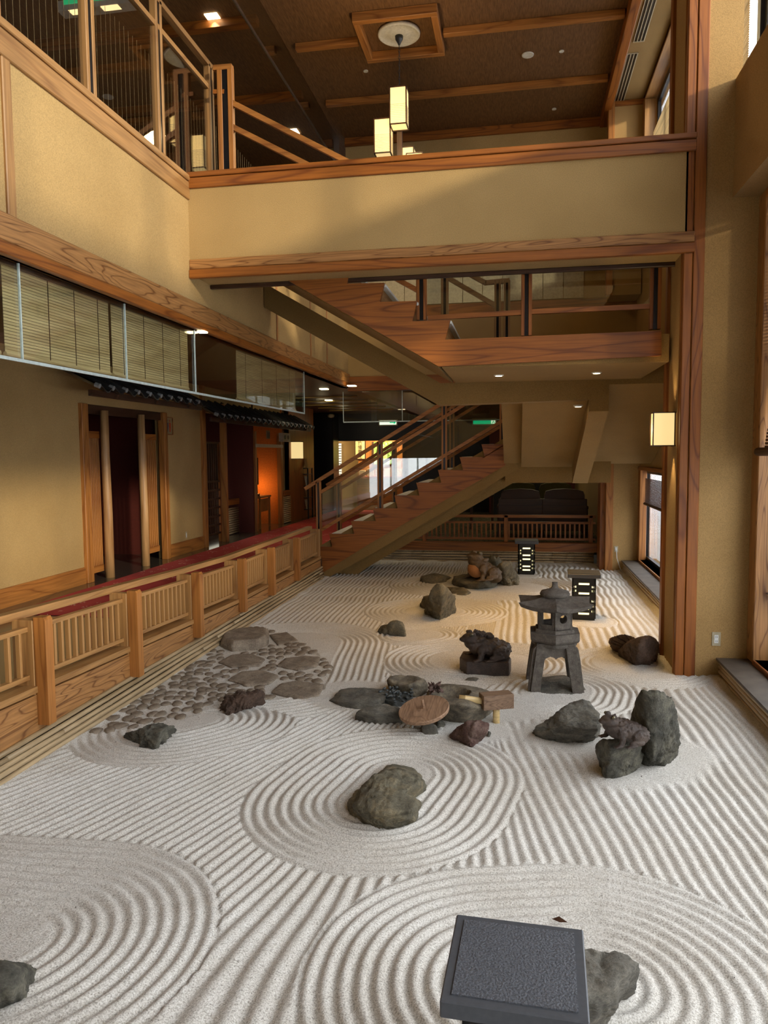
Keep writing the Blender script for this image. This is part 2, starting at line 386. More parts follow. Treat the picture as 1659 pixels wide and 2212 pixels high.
# strip of vents
st('ceiling_strip', box(XP+0.05, XW-0.04, -4, YF, ZC-0.02, ZC), 'plaster_shaded', 'mottled plaster ceiling strip beside the high windows', 'ceiling')

# ---- left ground wall (openings between Y 9.15-11.35 and 12.52-16.2)
wl = MB().box(XL-0.15, XL, -4, 8.64, 0.35, ZL).box(XL-0.15, XL, 10.9, 12.3, 0.35, ZL).box(XL-0.15, XL, 8.64, 10.9, 2.62, ZL)
wl.box(XL-0.15, XL, 12.3, 16.7, 2.72, ZL).box(XL-0.15, XL, 17.3, 19.5, 0.35, ZL)
st('wall_left', wl, 'plaster', 'beige plaster wall along the ground floor walkway', 'wall')
st('baseboard_left', box(XL, XL+0.018, -4, 8.60, 0.35, 0.56).box(XL, XL+0.018, 10.95, 12.25, 0.35, 0.56), 'cedar_y', 'scuffed honey wood baseboard on the left wall', 'baseboard')
t = MB().bbox(XL-0.05, XL+0.05, 8.60, 8.74, 0.35, 2.62).bbox(XL-0.05, XL+0.05, 10.80, 10.92, 0.35, 2.62).bbox(XL-0.05, XL+0.05, 12.25, 12.38, 0.35, ZL)
st('trim_1', t, 'cedar_z', 'upright honey wood posts edging the left plaster wall', 'trim')
# toilet lobby recess behind the log doorway
r = MB().box(XL-1.9, XL-1.8, 8.3, 16.6, 0.35, ZL).box(XL-1.9, XL-0.15, 8.2, 8.3, 0.35, ZL).box(XL-1.9, XL-0.15, 11.3, 11.4, 0.35, ZL)
st('wall_recess', r, 'maroon', 'dark maroon walls of the recess behind the doorway', 'wall')
r = MB().box(XL-1.9, XL, 14.8, 14.9, 0.35, ZL)
st('wall_recess_far', r, 'maroon', 'dark walls of the far recess under the tiled eave', 'wall')
# ---- lobby end
w = MB().box(-9, XB+0.4, 22, 22.4, 2.36, ZL).box(-9, -6.6, 22, 22.4, 0.35, 2.4).box(-3.35, 0.2, 22, 22.4, 0.35, 2.36).box(XB+0.4, 0.6, 22, 22.4, 2.36, ZL)
st('wall_lobby', w, 'black', 'black lintel wall at the end of the lobby', 'wall')
st('column_lobby', MB().bbox(-6.02, -5.28, 21.3, 22.0, 0.35, ZL, 0.02), 'black', 'broad black column in the lobby', 'column')
st('wall_shop', box(-5.2, -3.0, 24.4, 24.5, 0.35, ZL), 'cedar_z', 'honey wood wall at the back of the lobby shop', 'wall')
st('wall_lobby_back', box(-9.0, -4.4, 27.0, 27.1, 0.35, ZL).box(-2.2, 0.0, 27.0, 27.1, 0.35, ZL).box(-4.4, -2.2, 27, 27.1, 1.35, ZL).box(-.75, -.65, 20.5, 27, .35, ZL).box(-9.1, -9, -4, 27, .35, ZL), 'dark_x', 'dark timber walls closing the lobby', 'wall')
st('wall_shoji', box(-9.0, -5.4, 26.0, 26.1, 0.35, ZL), 'plaster', 'pale wall behind the far shop counter', 'wall')

# ---- lounge shell
w = MB().box(-0.75, 2.0, 20.4, 20.5, 0.35, ZL)
st('wall_lounge', w, 'maroon', 'maroon back wall of the lounge', 'wall')
st('wall_lounge_right', box(1.50, 1.60, YF+0.3, 20.4, 0.35, ZL), 'plaster_shaded', 'plaster side wall of the lounge', 'wall')

# ---- balcony fascia (left) and its trims
wb_ = box(XB-0.10, XB, -4, YF, 3.41, 4.34)
st('wall_balcony', wb_, 'plaster', 'beige plaster fascia below the balcony', 'wall')
def beamset(name, x0, x1, y0, y1, z0, z1, mat, label): return st(name, MB().bbox(x0, x1, y0, y1, z0, z1, 0.006), mat, label, 'trim')
beamset('trim_2', XB-0.12, XB+0.05, -4, YF, 3.16, 3.235, 'redwood_y', 'dark lower lip of the balcony beam')
beamset('trim_3', XB-0.12, XB+0.035, -4, YF, 3.24, 3.41, 'fir_y', 'figured timber beam along the bottom of the balcony')
beamset('trim_4', XB-0.11, XB+0.02, -4, YB, 4.34, 4.50, 'pale_y', 'pale sun bleached board along the top of the balcony')
beamset('trim_5', XB-0.13, XB+0.03, -4, YB, 4.505, 4.56, 'pale_y', 'pale coping of the balcony board')
beamset('trim_6', XB-0.11, XB+0.02, YB+1.0, YF, 4.34, 4.56, 'redwood_y', 'trim board on the balcony beyond the bridge')
p = at(20, 280, x=XB+0.02)
beamset('trim_7', XB-0.02, XB+0.018, p.y-0.035, p.y+0.045, 3.41, 4.34, 'pale_z', 'upright pale batten on the balcony plaster')
for i, px in enumerate((600, 672, 707)):
    p = at(px, 740, x=XB+0.01); beamset('trim_%d' % (8+i), XB, XB+0.012, p.y-0.02, p.y+0.02, 3.41, 4.34, 'cedar_z', 'thin upright batten on plaster behind the stair')
# far fascia across the end of the garden
st('wall_far', box(XB, 1.97, YF, YF+0.03, 3.36, 4.45).box(XB, 2.0, YF+0.01, YF+0.05, 4.56, ZC).box(-9, XB, 16.0, 16.1, 4.28, ZC), 'plaster', 'plaster wall across the far end above the lounge', 'wall')
beamset('trim_11', XB, 1.97, YF-0.05, YF+0.0, 3.10, 3.36, 'redwood_x', 'beam across the far end under the plaster')
beamset('trim_12', XB, 1.97, YF-0.04, YF+0.02, 4.40, 4.58, 'redwood_x', 'trim board across the far upper wall')
beamset('trim_13', XB, XP, YF-0.06, YF, ZC-0.14, ZC, 'redwood_x', 'cornice where the ceiling meets the far wall')
m_, nt, b, o = newmat('boards_far'); v = coords(nt)
MATS['boards_far'] = MATS['plaster_shaded']
wp = thing('wall_panelling', 'row of plaster panels with thin upright joints on the far upper wall', 'panelling', (XB, YF, 4.6), kind='structure')
k = 0
x = XB+0.02
me = box(0, 0.335, -0.012, 0, 0, 1.55).mesh('panel', 'panel_pale')
while x < 1.0:
    piece('panel', me, wp, (x-XB, -0.002, 0)); x += 0.345
# ---- bridge parapet
st('wall_bridge', box(XB, XP+0.0, YB, YB+0.5, 3.66, 4.44), 'plaster', 'wide plaster parapet spanning the hall', 'wall')
beamset('trim_14', XB, XP+0.06, YB-0.02, YB+0.5, 3.70, 3.79, 'fir_x', 'figured timber strip under the bridge plaster')
beamset('trim_15', XB, XP+0.06, YB-0.035, YB+0.02, 3.615, 3.695, 'redwood_x', 'dark lower lip of the bridge')
beamset('trim_16', XB, XP+0.06, YB-0.02, YB+0.52, 4.44, 4.535, 'redwood_x', 'reddish coping board on top of the bridge')
beamset('trim_17', XB, XP+0.06, YB-0.03, YB+0.53, 4.54, 4.585, 'redwood_x', 'thin cap over the bridge coping')
beamset('trim_18', XB, XP+0.06, YB+0.46, YB+0.5, 3.62, 3.66, 'dark_x', 'dark rear lip of the bridge soffit')

# ---- ceiling battens, square frame
def batten(n, pxa, pya, pxb, pyb, mat='redwood_x'):
    a = at(pxa, pya, z=ZC-0.06); c = at(pxb, pyb, z=ZC-0.06); y = (a.y+c.y)/2
    beamset('trim_%d' % n, a.x, c.x, y-0.05, y+0.05, ZC-0.085, ZC, mat, 'timber batten crossing the ceiling')
batten(19, 638, 104, 775, 95, 'cedar_x'); batten(20, 958, 75, 1350, 31, 'cedar_x'); batten(21, 705, 228, 1313, 170, 'cedar_x')
# batten pieces beyond the glass curtain and nearer the camera (out of frame they go on)
for k, y in enumerate((5.2, 7.5)):
    beamset('trim_%d' % (22+k), XB, XP, y-0.06, y+0.06, ZC-0.11, ZC, 'cedar_x', 'timber batten crossing the ceiling nearer the viewer')
for k, y in enumerate((9.62, 11.65)):
    beamset('trim_%d' % (24+k), -8, -3.3, y-0.06, y+0.06, ZC-0.11, ZC, 'redwood_x', 'timber batten on the ceiling behind the glass curtain')
a, b_, c_, d_ = (at(*q, z=ZC-0.12) for q in ((757, 47), (945, 28), (960, 122), (790, 138)))
fx0, fx1 = (a.x+d_.x)/2+0.02, (b_.x+c_.x)/2; fy0, fy1 = (a.y+b_.y)/2, (c_.y+d_.y)/2
fr_ = thing('ceiling_frame', 'square timber frame around the pendant rose on the ceiling', 'frame', ((fx0+fx1)/2, (fy0+fy1)/2, ZC), kind='structure')
for (x0, x1, y0, y1, ax) in ((fx0, fx1, fy0, fy0+0.085, 'x'), (fx0, fx1, fy1-0.085, fy1, 'x'), (fx0, fx0+0.085, fy0+.085, fy1-.085, 'y'), (fx1-0.085, fx1, fy0+.085, fy1-.085, 'y')):
    MB().bbox(x0, x1, y0, y1, ZC-0.12, ZC-0.001, 0.006).obj('frame_bar', 'cedar_'+ax, fr_)
beamset('trim_26', XP-0.06, XP+0.06, -4, YF, ZC-0.16, ZC, 'redwood_y', 'long reddish beam along the right edge of the ceiling')

# ---- piers
def pier(n, x0, x1, y0, y1, z0, z1, label, mat='plaster_right'): return st(n, box(x0, x1, y0, y1, z0, z1), mat, label, 'wall')
st('wall_pier', box(XP, XW+0.25, 6.82, 7.52, -0.05, 5.0).box(XP, 1.80, 6.82, 7.52, 5.0, ZC), 'plaster_right', 'tall plaster pier on the right', 'wall')
beamset('trim_27', XP-0.022, XP+0.05, 6.80, 6.865, -0.02, ZC, 'redwood_z', 'upright timber on the pier corner, garden side')
beamset('trim_28', XP+0.055, XP+0.145, 6.795, 6.83, -0.02, ZC, 'redwood_z', 'upright timber on the pier front')
beamset('trim_29', XP-0.03, XP+0.03, 7.44, 7.54, -0.02, ZC, 'redwood_z', 'upright timber on the rear edge of the pier')
beamset('trim_30', XP-0.03, XP-0.0, 6.868, 6.878, -0.02, ZC, 'cedar_z', 'thin groove strip beside the pier corner')
pier('wall_pier_far', 1.52, 1.97, 12.85, YF+0.3, -0.05, 3.2, 'plaster pier at the far right corner of the garden')
pier('wall_pier_upper', 1.48, 1.95, 12.9, YF, 4.5, ZC, 'narrow plaster pier on the upper far right')
beamset('trim_31', 1.44, 1.56, 12.82, 12.95, -0.02, 3.2, 'cedar_z', 'upright timber edging the far pier')
beamset('trim_32', 1.36, 1.47, 12.92, 13.3, -0.02, 3.2, 'redwood_z', 'reddish post at the end of the lounge railing')
beamset('trim_33', 1.40, 1.50, 12.85, 13.0, 4.5, ZC, 'cedar_z', 'upright timber edging the narrow upper pier')
beamset('trim_34', 1.50, 1.95, 12.86, 12.9, ZC-0.1, ZC-0.02, 'redwood_x', 'small beam above the narrow upper pier')

# ---- right wall: beam over tall windows, sills, boards
st('wall_right', box(1.75, 2.25, -4, 6.82, 4.05, 5.0).box(XW, 2.25, -4, 6.82, -0.1, 0.2).box(XW, 2.25, -4, 6.82, 7.47, ZC)
   .box(XW, 2.25, 7.48, 12.85, -0.1, 0.2).box(XW, 2.25, 7.48, 12.85, 1.70, 5.25).box(XW, 2.25, 7.48, 13.4, 7.47, ZC).box(XW, 2.13, 12.85, 22, -0.1, ZC), 'plaster_right',
   'plaster right wall with deep beam between the window rows', 'wall')
beamset('trim_35', XW-0.015, XW+0.17, 6.64, 6.82, 0.17, 4.05, 'fir_z', 'broad figured board lining the tall window')
beamset('trim_36', XW-0.02, XW+0.17, -3.6, 6.64, 3.98, 4.05, 'cedar_y', 'head board of the tall window')
beamset('trim_37', XW-0.02, XW+0.17, -3.6, 6.64, 0.155, 0.20, 'redwood_y', 'sill board of the tall window')
beamset('trim_38', XW-0.02, XW+0.09, 12.66, 12.84, 0.17, 1.70, 'cedar_z', 'upright board beside the low far window')
beamset('trim_39', XW-0.02, XW+0.12, 7.5, 12.84, 0.15, 0.20, 'cedar_y', 'sill board of the low far window')
beamset('trim_40', XW-0.03, XW+0.17, 7.5, 12.84, 1.66, 1.72, 'redwood_y', 'head board of the low far window')
beamset('trim_41', XW-0.04, XW+0.22, 7.5, 12.9, 7.455, 7.475, 'pale_y', 'pale head board of the upper far window')
beamset('trim_42', XW-0.04, XW+0.16, 12.70, 12.9, 5.25, 7.45, 'pale_z', 'pale upright board of the upper far window')
# rear of the hall
st('wall_near', box(-9, 2.2, -4.15, -4.0, 1.8, ZC).box(-9, -5.6, -4.15, -4, 0.3, 1.8).box(-2.6, 2.2, -4.15, -4, 0.3, 1.8), 'plaster_shaded', 'plaster wall behind the viewer', 'wall')
st('wall_upper_left', box(-7.6, -7.5, -4, 16, 4.28, ZC), 'striped_dark', 'dark upper wall, thin upright stripes painted in for reflected lines', 'wall')
# ---- the place outside the windows
st('floor_outside', box(2.25, 30, -14, 30, -0.25, -0.05), 'outside', 'pale ground outside the windows', 'ground')
st('wall_outside', box(13.0, 13.3, -12, 9.0, -0.1, 5.6), 'outside', 'pale wall added outside the tall windows to block low sun', 'wall')  # blocker added so that low sun misses the sand

# ---- windows
def window(n, x, y0, y1, z0, z1, ny, label, bars=(), fw=0.06, d=0.05):
    w = thing('window_%d' % n, label, 'window', (x, (y0+y1)/2, z0), kind='structure')
    f = MB().box(x-d/2, x+d/2, y0, y1, z0, z0+fw).box(x-d/2, x+d/2, y0, y1, z1-fw, z1)
    f.box(x-d/2, x+d/2, y0, y0+fw, z0+fw, z1-fw).box(x-d/2, x+d/2, y1-fw, y1, z0+fw, z1-fw)
    f.obj('window_frame', 'black_metal', w)
    st_ = (y1-y0)/ny
    for i in range(1, ny): MB().box(x-d/2, x+d/2, y0+i*st_-fw*0.6, y0+i*st_+fw*0.6, z0+fw, z1-fw).obj('mullion', 'black_metal', w)
    for zb in bars: MB().box(x-d/2-0.003, x+d/2, y0+fw, y1-fw, zb-0.02, zb+0.02).obj('glazing_bar', 'black_metal', w)
    for i in range(ny): MB().box(x-0.003, x+0.003, y0+i*st_+(fw if i == 0 else fw*.6), y0+(i+1)*st_-fw*.6, z0+fw, z1-fw).obj('pane', 'window_glass', w)
    return w
window(1, 2.17, -3.6, 6.64, 0.20, 3.98, 7, 'tall black framed window row on the right, nearest the viewer', (0.95,))
window(2, 2.17, -3.6, 7.48, 5.0, 7.47, 6, 'high clerestory windows above the deep beam', fw=0.08)
window(3, 2.10, 7.5, 12.80, 0.20, 1.66, 4, 'low black framed window at the far right of the garden', fw=0.055)
window(4, 2.14, 7.5, 12.70, 5.25, 7.45, 5, 'black framed upper window beyond the bridge', fw=0.09)
window(5, -4.1, 0, 0, 0, 0, 1, 'tmp') if False else None
window_y = thing('window_8', 'low glazed opening added at the back of the lobby in place of a bright reflection', 'window', (-3.3, 27, .35), kind='structure')  # made-up opening; its sky brightness stands in for a reflection in the stair glass
for x in (-4.4, -3.7, -3.0, -2.26): box(x, x+.06, 26.96, 27.02, .35, 1.35).obj('window_frame', 'black_metal', window_y)
box(-4.36, -2.24, 26.99, 26.995, .36, 1.34).obj('pane', 'window_glass', window_y)
w = thing('window_5', 'glass doors in the wall behind the viewer', 'window', (-4.1, -4.08, 0.35), kind='structure')
f = MB()
for x in (-5.6, -4.63, -3.63, -2.66): f.box(x, x+0.06, -4.11, -4.05, 0.35, 1.8)
f.obj('window_frame', 'black_metal', w); box(-5.54, -2.66, -4.083, -4.077, 0.35, 1.8).obj('pane', 'window_glass', w)
# ================================================================= STAIRS
YU, YL = 7.25, 11.5           # planes of the upper and of the lower flight
YU2, YL2 = 8.9, 13.1
def on(pts, y): return [at(px, py, y=y) for px, py in pts]
# ---- lower flight
ls = thing('lower_staircase', 'lower timber staircase rising right from the walkway, sawtooth side board', 'staircase', (-3.0, YL, 0.35))
P0 = lambda k: (714+47*(k-1) if k else 689, 1153.5-27.7*(k-1))
top = []
for k in range(0, 9):
    x, y = P0(k); xn = P0(k+1)[0]
    top += [(x-(3 if k else 0), y), (xn+4, y)]
out = [(688, 1243), (688, 1181)] + top[1:] + [(1090, 959.5), (1092, 1005), (800, 1173.5)]
MB().prism(on(out, YL), (0, 0.05, 0)).obj('side_board', 'redwood_x', ls)
MB().prism(on([(688, 1181), (1092, 945), (1120, 1012), (800, 1198), (700, 1253), (688, 1253)], YL+0.06), (0, 0.03, 0)).obj('soffit_band', 'plaster_shaded', ls)
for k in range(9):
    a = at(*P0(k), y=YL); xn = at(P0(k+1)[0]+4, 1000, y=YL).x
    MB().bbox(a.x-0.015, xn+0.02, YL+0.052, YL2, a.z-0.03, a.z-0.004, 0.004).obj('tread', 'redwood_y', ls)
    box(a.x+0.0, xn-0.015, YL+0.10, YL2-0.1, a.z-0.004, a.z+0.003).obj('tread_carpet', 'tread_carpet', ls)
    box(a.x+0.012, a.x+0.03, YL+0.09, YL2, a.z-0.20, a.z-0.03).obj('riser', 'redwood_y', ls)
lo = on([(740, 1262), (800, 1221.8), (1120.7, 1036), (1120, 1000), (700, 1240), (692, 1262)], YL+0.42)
MB().prism(lo, (0, 1.0, 0)).obj('carriage', 'plaster_shaded', ls)
# ---- mid landing and middle flight (seen from below)
ml = thing('middle_staircase', 'middle stair flight and landing seen from below, plastered underside', 'staircase', (0.4, 11.5, 1.5))
box(-0.18, XP-0.02, YL+0.11, YL2, 1.50, 2.25).obj('landing', 'plaster_shaded', ml)
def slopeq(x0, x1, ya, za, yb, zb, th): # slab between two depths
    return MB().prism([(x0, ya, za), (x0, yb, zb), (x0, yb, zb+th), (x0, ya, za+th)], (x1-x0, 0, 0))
slopeq(0.055, 0.80, 8.92, 2.62, 11.52, 1.74, 0.25).obj('underside', 'plaster_shaded', ml)
slopeq(0.80, 1.02, 8.92, 2.42, 11.42, 1.50, 0.45).obj('carriage', 'plaster_shaded', ml)
slopeq(1.02, XW-0.01, 8.92, 2.72, 11.72, 1.78, 0.22).obj('underside', 'plaster_shaded', ml)
slopeq(-0.20, 0.055, 8.92, 2.75, 11.45, 1.80, 0.22).obj('underside', 'plaster_shaded', ml)
# ---- upper landing and flight
us = thing('upper_staircase', 'upper timber landing and flight rising left behind the bridge', 'staircase', (-0.7, YU, 2.5))
MB().prism(on([(961.7, 733.6), (1429, 714), (1429, 768), (947, 791.5)], YU), (0, 0.05, 0)).obj('landing_board', 'redwood_x', us)
q = [(961.7, 733.6), (972.5, 690), (891, 694), (900, 650), (820.6, 652), (829.6, 610.6), (750, 613), (758, 570), (680, 572), (688, 530), (610, 532), (618, 490), (545, 492), (549, 454), (480, 456), (456, 511), (636, 614), (947, 791.5)]
MB().prism(on(q, YU), (0, 0.05, 0)).obj('side_board', 'redwood_x', us)
zl = at(1100, 728.5, y=YU).z; zb = at(947, 791.5, y=YU).z
box(-0.72, XP-0.03, YU+0.055, YU2, zb-0.01, zl-0.01).obj('landing', 'plaster_shaded', us)
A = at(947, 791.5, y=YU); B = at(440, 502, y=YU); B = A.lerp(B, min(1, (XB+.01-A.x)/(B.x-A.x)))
MB().prism([(A.x, YU+0.055, A.z-0.01), (B.x, YU+0.055, B.z-0.01), (B.x, YU+0.055, B.z+0.12), (A.x, YU+0.055, A.z+0.12)], (0, YU2-YU-0.06, 0)).obj('soffit', 'plaster_shaded', us)
MB().prism(on([(952, 828), (1320, 812), (1300, 862), (947, 875)], YU2), (0, 0.25, 0)).obj('landing_beam', 'plaster_shaded', us)
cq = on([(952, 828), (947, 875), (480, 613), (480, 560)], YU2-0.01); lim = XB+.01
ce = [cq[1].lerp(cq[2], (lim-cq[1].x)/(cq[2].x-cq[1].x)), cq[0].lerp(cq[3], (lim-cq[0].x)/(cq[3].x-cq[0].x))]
MB().prism([cq[0], cq[1], ce[0], ce[1]], (0, 0.27, 0)).obj('carriage', 'plaster_shaded', us)
n0 = [(972.5, 690), (900, 650), (829.6, 610.6), (758, 570), (688, 530), (618, 490), (549, 454)]
for i, (px, py) in enumerate(n0):
    a = at(px, py, y=YU)
    MB().bbox(a.x-0.33, a.x+0.01, YU+0.052, YU2, a.z-0.03, a.z-0.002, 0.004).obj('tread', 'tread_carpet', us)
    box(a.x-0.055, a.x-0.04, YU+0.052, YU2, a.z-0.18, a.z-0.03).obj('riser', 'pale_y', us)

# ---- balustrades: posts are two laths with a dark steel flat between
def post(parent, x, y, z0, z1, along='x', mat='cedar_z', w=0.085):
    if along == 'x':
        p = MB().bbox(x-w/2, x-w/2+w*0.32, y-0.03, y+0.03, z0, z1, 0.003).bbox(x+w/2-w*0.32, x+w/2, y-0.03, y+0.03, z0, z1, 0.003)
        o = p.obj('post', mat, parent); box(x-w*.18, x+w*.18, y-0.022, y+0.022, z0, z1-0.01).obj('post_core', 'black_metal', o)
    else:
        p = MB().bbox(x-0.03, x+0.03, y-w/2, y-w/2+w*0.32, z0, z1, 0.003).bbox(x-0.03, x+0.03, y+w/2-w*0.32, y+w/2, z0, z1, 0.003)
        o = p.obj('post', mat, parent); box(x-0.022, x+0.022, y-w*.18, y+w*.18, z0, z1-0.01).obj('post_core', 'black_metal', o)
    return o
def rails(parent, pairs, y, w=0.05, h=0.05, mat='cedar_x'):
    for (a, b) in pairs: MB().beam(at(*a, y=y), at(*b, y=y), w, h).obj('rail', mat, parent)
lb = thing('stair_balustrade', 'glass and timber balustrade on the front of the lower staircase', 'balustrade', (-3.0, YL, 0.5))
yb_ = YL+0.12
for px, pt, pb in ((690, 1040, 1180), (822, 955, 1100), (960, 868, 1018), (1085, 790, 962)):
    a = at(px, pb, y=yb_); post(lb, a.x, yb_, a.z, at(px, pt, y=yb_).z)
rails(lb, [((659, 1056), (1087, 789))], yb_, 0.06, 0.055)
rails(lb, [((692, 1064), (1087, 823)), ((692, 1146), (1087, 908))], yb_, 0.045, 0.05)
MB().prism(on([(696, 1064), (1084, 825), (1084, 908), (696, 1143)], yb_), (0, 0.008, 0)).obj('glass_panel', 'glass_dark', lb)
rb = thing('stair_balustrade', 'glass and timber balustrade on the rear of the lower staircase', 'balustrade', (-3.0, YL2-0.1, 0.5))
yr = 13.0
def shift(px, py): # same place of the stair, on the rear plane
    a = at(px, py, y=yb_); return (a.x, yr, a.z)
for px, pt, pb in ((690, 1040, 1180), (822, 955, 1100), (960, 868, 1018)):
    a = shift(px, pb); c = shift(px, pt); post(rb, a[0], yr, a[2], c[2], mat='pale_z')
for (a, c) in (((659, 1056), (1087, 789)), ((692, 1064), (1087, 823)), ((692, 1146), (1087, 908))):
    MB().beam(shift(*a), shift(*c), 0.05, 0.05).obj('rail', 'cedar_x', rb)
MB().prism([shift(*q) for q in ((696, 1064), (1084, 825), (1084, 908), (696, 1143))], (0, 0.008, 0)).obj('glass_panel', 'glass', rb)
# landing balustrade
nb = thing('landing_balustrade', 'dark timber and glass balustrade on the front of the upper landing', 'balustrade', (0.3, YU+0.1, 3.0))
yn = YU+0.10
for px, pt, pb in ((911, 430, 692), (1137, 415, 726), (1414, 398, 712)):
    a = at(px, pb, y=yn); post(nb, a.x, yn, a.z, at(px, pt, y=yn).z, mat='redwood_z', w=0.10)
rails(nb, [((924, 687), (1131, 675)), ((1145, 674), (1407, 662)), ((765, 553), (905, 629))], yn, 0.04, 0.045, 'redwood_x')
rails(nb, [((911, 432), (1414, 398))], yn, 0.06, 0.06, 'redwood_x')
MB().prism(on([(924, 690), (1407, 664), (1407, 440), (924, 470)], yn), (0, 0.008, 0)).obj('glass_panel', 'glass', nb)
# handrail of the upper flight as seen above the bridge
hb = thing('flight_balustrade', 'sloping honey wood handrails descending right above the bridge', 'balustrade', (-2.8, YU+0.1, 4.3))
a = at(487, 365, y=yn)
post(hb, at(490, 300, y=yn).x, yn, 4.28, at(490, 146, y=yn).z, w=0.16)
MB().beam(at(462, 149, y=yn), at(502, 146, y=yn), 0.06, 0.05).obj('rail', 'cedar_x', hb)
rails(hb, [((500, 222), (911, 432)), ((503, 275), (905, 478))], yn, 0.05, 0.05)
MB().beam(at(462, 200, y=yn), at(486, 200, y=yn), 0.05, 0.04).obj('rail', 'redwood_x', hb)
# rear pair of posts and handrail of the middle flight
mb_ = thing('flight_balustrade', 'pale timber handrail of the rear flight seen through the landing glass', 'balustrade', (-0.9, YU2, 3.0))
y2 = YU2-0.05
post(mb_, at(961, 650, y=y2).x, y2, 2.9, at(961, 560, y=y2).z, mat='pale_z')
post(mb_, at(1075, 650, y=y2).x, y2, 2.9, at(1075, 606, y=y2).z, mat='pale_z', w=0.075)
post(mb_, at(1095, 650, y=y2).x, y2, 2.9, at(1095, 606, y=y2).z, mat='pale_z', w=0.075)
for a, c in (((1000, 585), (1050, 612)), ((1048, 611), (1101, 606)), ((967, 600), (1070, 660)), ((600, 400), (955, 590))):
    MB().beam(at(*a, y=y2), at(*c, y=y2), 0.05, 0.05).obj('rail', 'pale_x', mb_)

# ---- balcony balustrade with glass (left)
bb = thing('balcony_balustrade', 'tall glass and timber balustrade along the balcony, upper left', 'balustrade', (XB-0.05, 3.0, ZT))
zt_, zm_ = at(458, 152, x=XB-0.05).z, at(449, 190, x=XB-0.05).z
ys = [at(px, 300, x=XB-0.05).y for px in (454, 344, 196)]
ys += [ys[2]-1.05*i for i in range(1, 6)]
for y in ys: post(bb, XB-0.05, y, ZT+0.01, zt_, 'y', 'pale_z', 0.12)
MB().beam((XB-0.05, -1.5, zt_), (XB-0.05, ys[0]+0.06, zt_), 0.06, 0.05).obj('rail', 'pale_y', bb)
MB().beam((XB-0.05, -1.5, zm_), (XB-0.05, ys[0], zm_), 0.045, 0.045).obj('rail', 'pale_y', bb)
for i in range(len(ys)-1):
    box(XB-0.055, XB-0.047, ys[i+1]+0.07, ys[i]-0.07, ZT+0.012, zm_-0.02).obj('glass_panel', 'glass_dark', bb)
# ---- hanging glass smoke curtains
def curtain(name, label, pts, thick, mat, joints, rim='pale_metal', rw=0.02):
    t = thing(name, label, 'glass screen', pts[0])
    MB().prism(pts, thick).obj('glass_panel', mat, t)
    MB().beam(pts[3], pts[2], 0.014, rw).obj('edge_strip', rim, t)
    for a, b2 in joints: MB().beam(a, b2, 0.012, 0.012, up=(0, 1, 0.01) if abs(Vector(pts[1])[0]-Vector(pts[0])[0]) < .01 else (0, 1, 0)).obj('joint_strip', rim, t)
    return t
xg = XB-0.03; zg = at(657, 893, x=xg).z; y1 = at(657, 850, x=xg).y
yj = [at(px, 700, x=xg).y for px in (45, 270, 419, 522, 600)]+[y1]
curtain('glass_curtain', 'long hanging glass screen below the balcony beam on the left', [(xg, -3.9, ZL), (xg, y1, ZL), (xg, y1, zg), (xg, -3.9, zg)], (-0.01, 0, 0), 'glass',
        [((xg, y, zg), (xg, y, ZL)) for y in yj[:3]]+[((xg, y1, zg), (xg, y1, ZL))])
yg = YF+0.05; a = at(742, 912, y=yg); 
curtain('glass_curtain', 'hanging glass screen across the lobby above the lower stair', [(a.x, yg, ZL-.06), (0.2, yg, ZL-.06), (0.2, yg, a.z), (a.x, yg, a.z)], (0, 0.01, 0), 'glass_dark',
        [((a.x, yg, a.z), (a.x, yg, ZL-.06)), ((at(869, 880, y=yg).x, yg, a.z), (at(869, 880, y=yg).x, yg, ZL-.06))])
xg2 = -3.16; z3 = at(718, 340, x=xg2).z
curtain('glass_curtain', 'hanging glass screen under the upper ceiling beside the hall', [(xg2, -3.9, ZC), (xg2, YF, ZC), (xg2, YF, z3), (xg2, -3.9, z3)], (-0.01, 0, 0), 'glass_dark', [], 'steel', 0.04)

# ---- rolled out bamboo blinds behind the long glass screen
def slat_blind(t, x, y0, y1, z0, z1, mat, sp=0.020, th=0.0168, strings=4):
    mb = MB(); z = z0
    while z < z1: mb.box(x-0.002, x+0.002, y0, y1, z, z+th); z += sp
    o = mb.obj('slats', mat, t); o['kind'] = 'stuff'
    s_ = MB()
    for i in range(strings):
        y = y0+(y1-y0)*(i+0.5)/strings; s_.box(x+0.002, x+0.005, y-0.003, y+0.003, z0, z1)
    s_.obj('cord', 'dark_z', t)
    MB().tube([(x, y0, z0-0.01), (x, y1, z0-0.01)], 0.014, 8).obj('bottom_rod', mat, t)
xb = xg-0.12
spans = [(-1.0, 1.9), (1.95, yj[0]-0.05), (yj[0], yj[1]-0.04), (yj[1], yj[2]+0.1), (yj[4]-1.2, y1-0.05)]
nm = ['nearest the viewer outside the frame', 'at the left edge of the photo', 'between the first two glass joints', 'in the middle of the glass screen', 'at the far end of the glass screen']
for (a, c), n_ in zip(spans, nm):
    t = thing('bamboo_blind', 'hanging bamboo blind behind the glass screen, ' + n_, 'blind', (xb, (a+c)/2, zg+0.05), 'bamboo blinds behind the glass screen')
    slat_blind(t, xb, a, c, zg+0.06, ZL, 'blind_slat')

sc_m = MB(); y = 3.0  # thin bars stand in for lines reflected in the balcony glass
while y < 15.5: sc_m.box(-4.502, -4.498, y-.0018, y+.0018, 4.28, 6.9); y += 0.10
tag(sc_m.obj('reflected_cords', 'blind_slat'), 'fine upright lines added behind the balcony glass in place of reflected blind cords', 'curtain', kind='stuff')
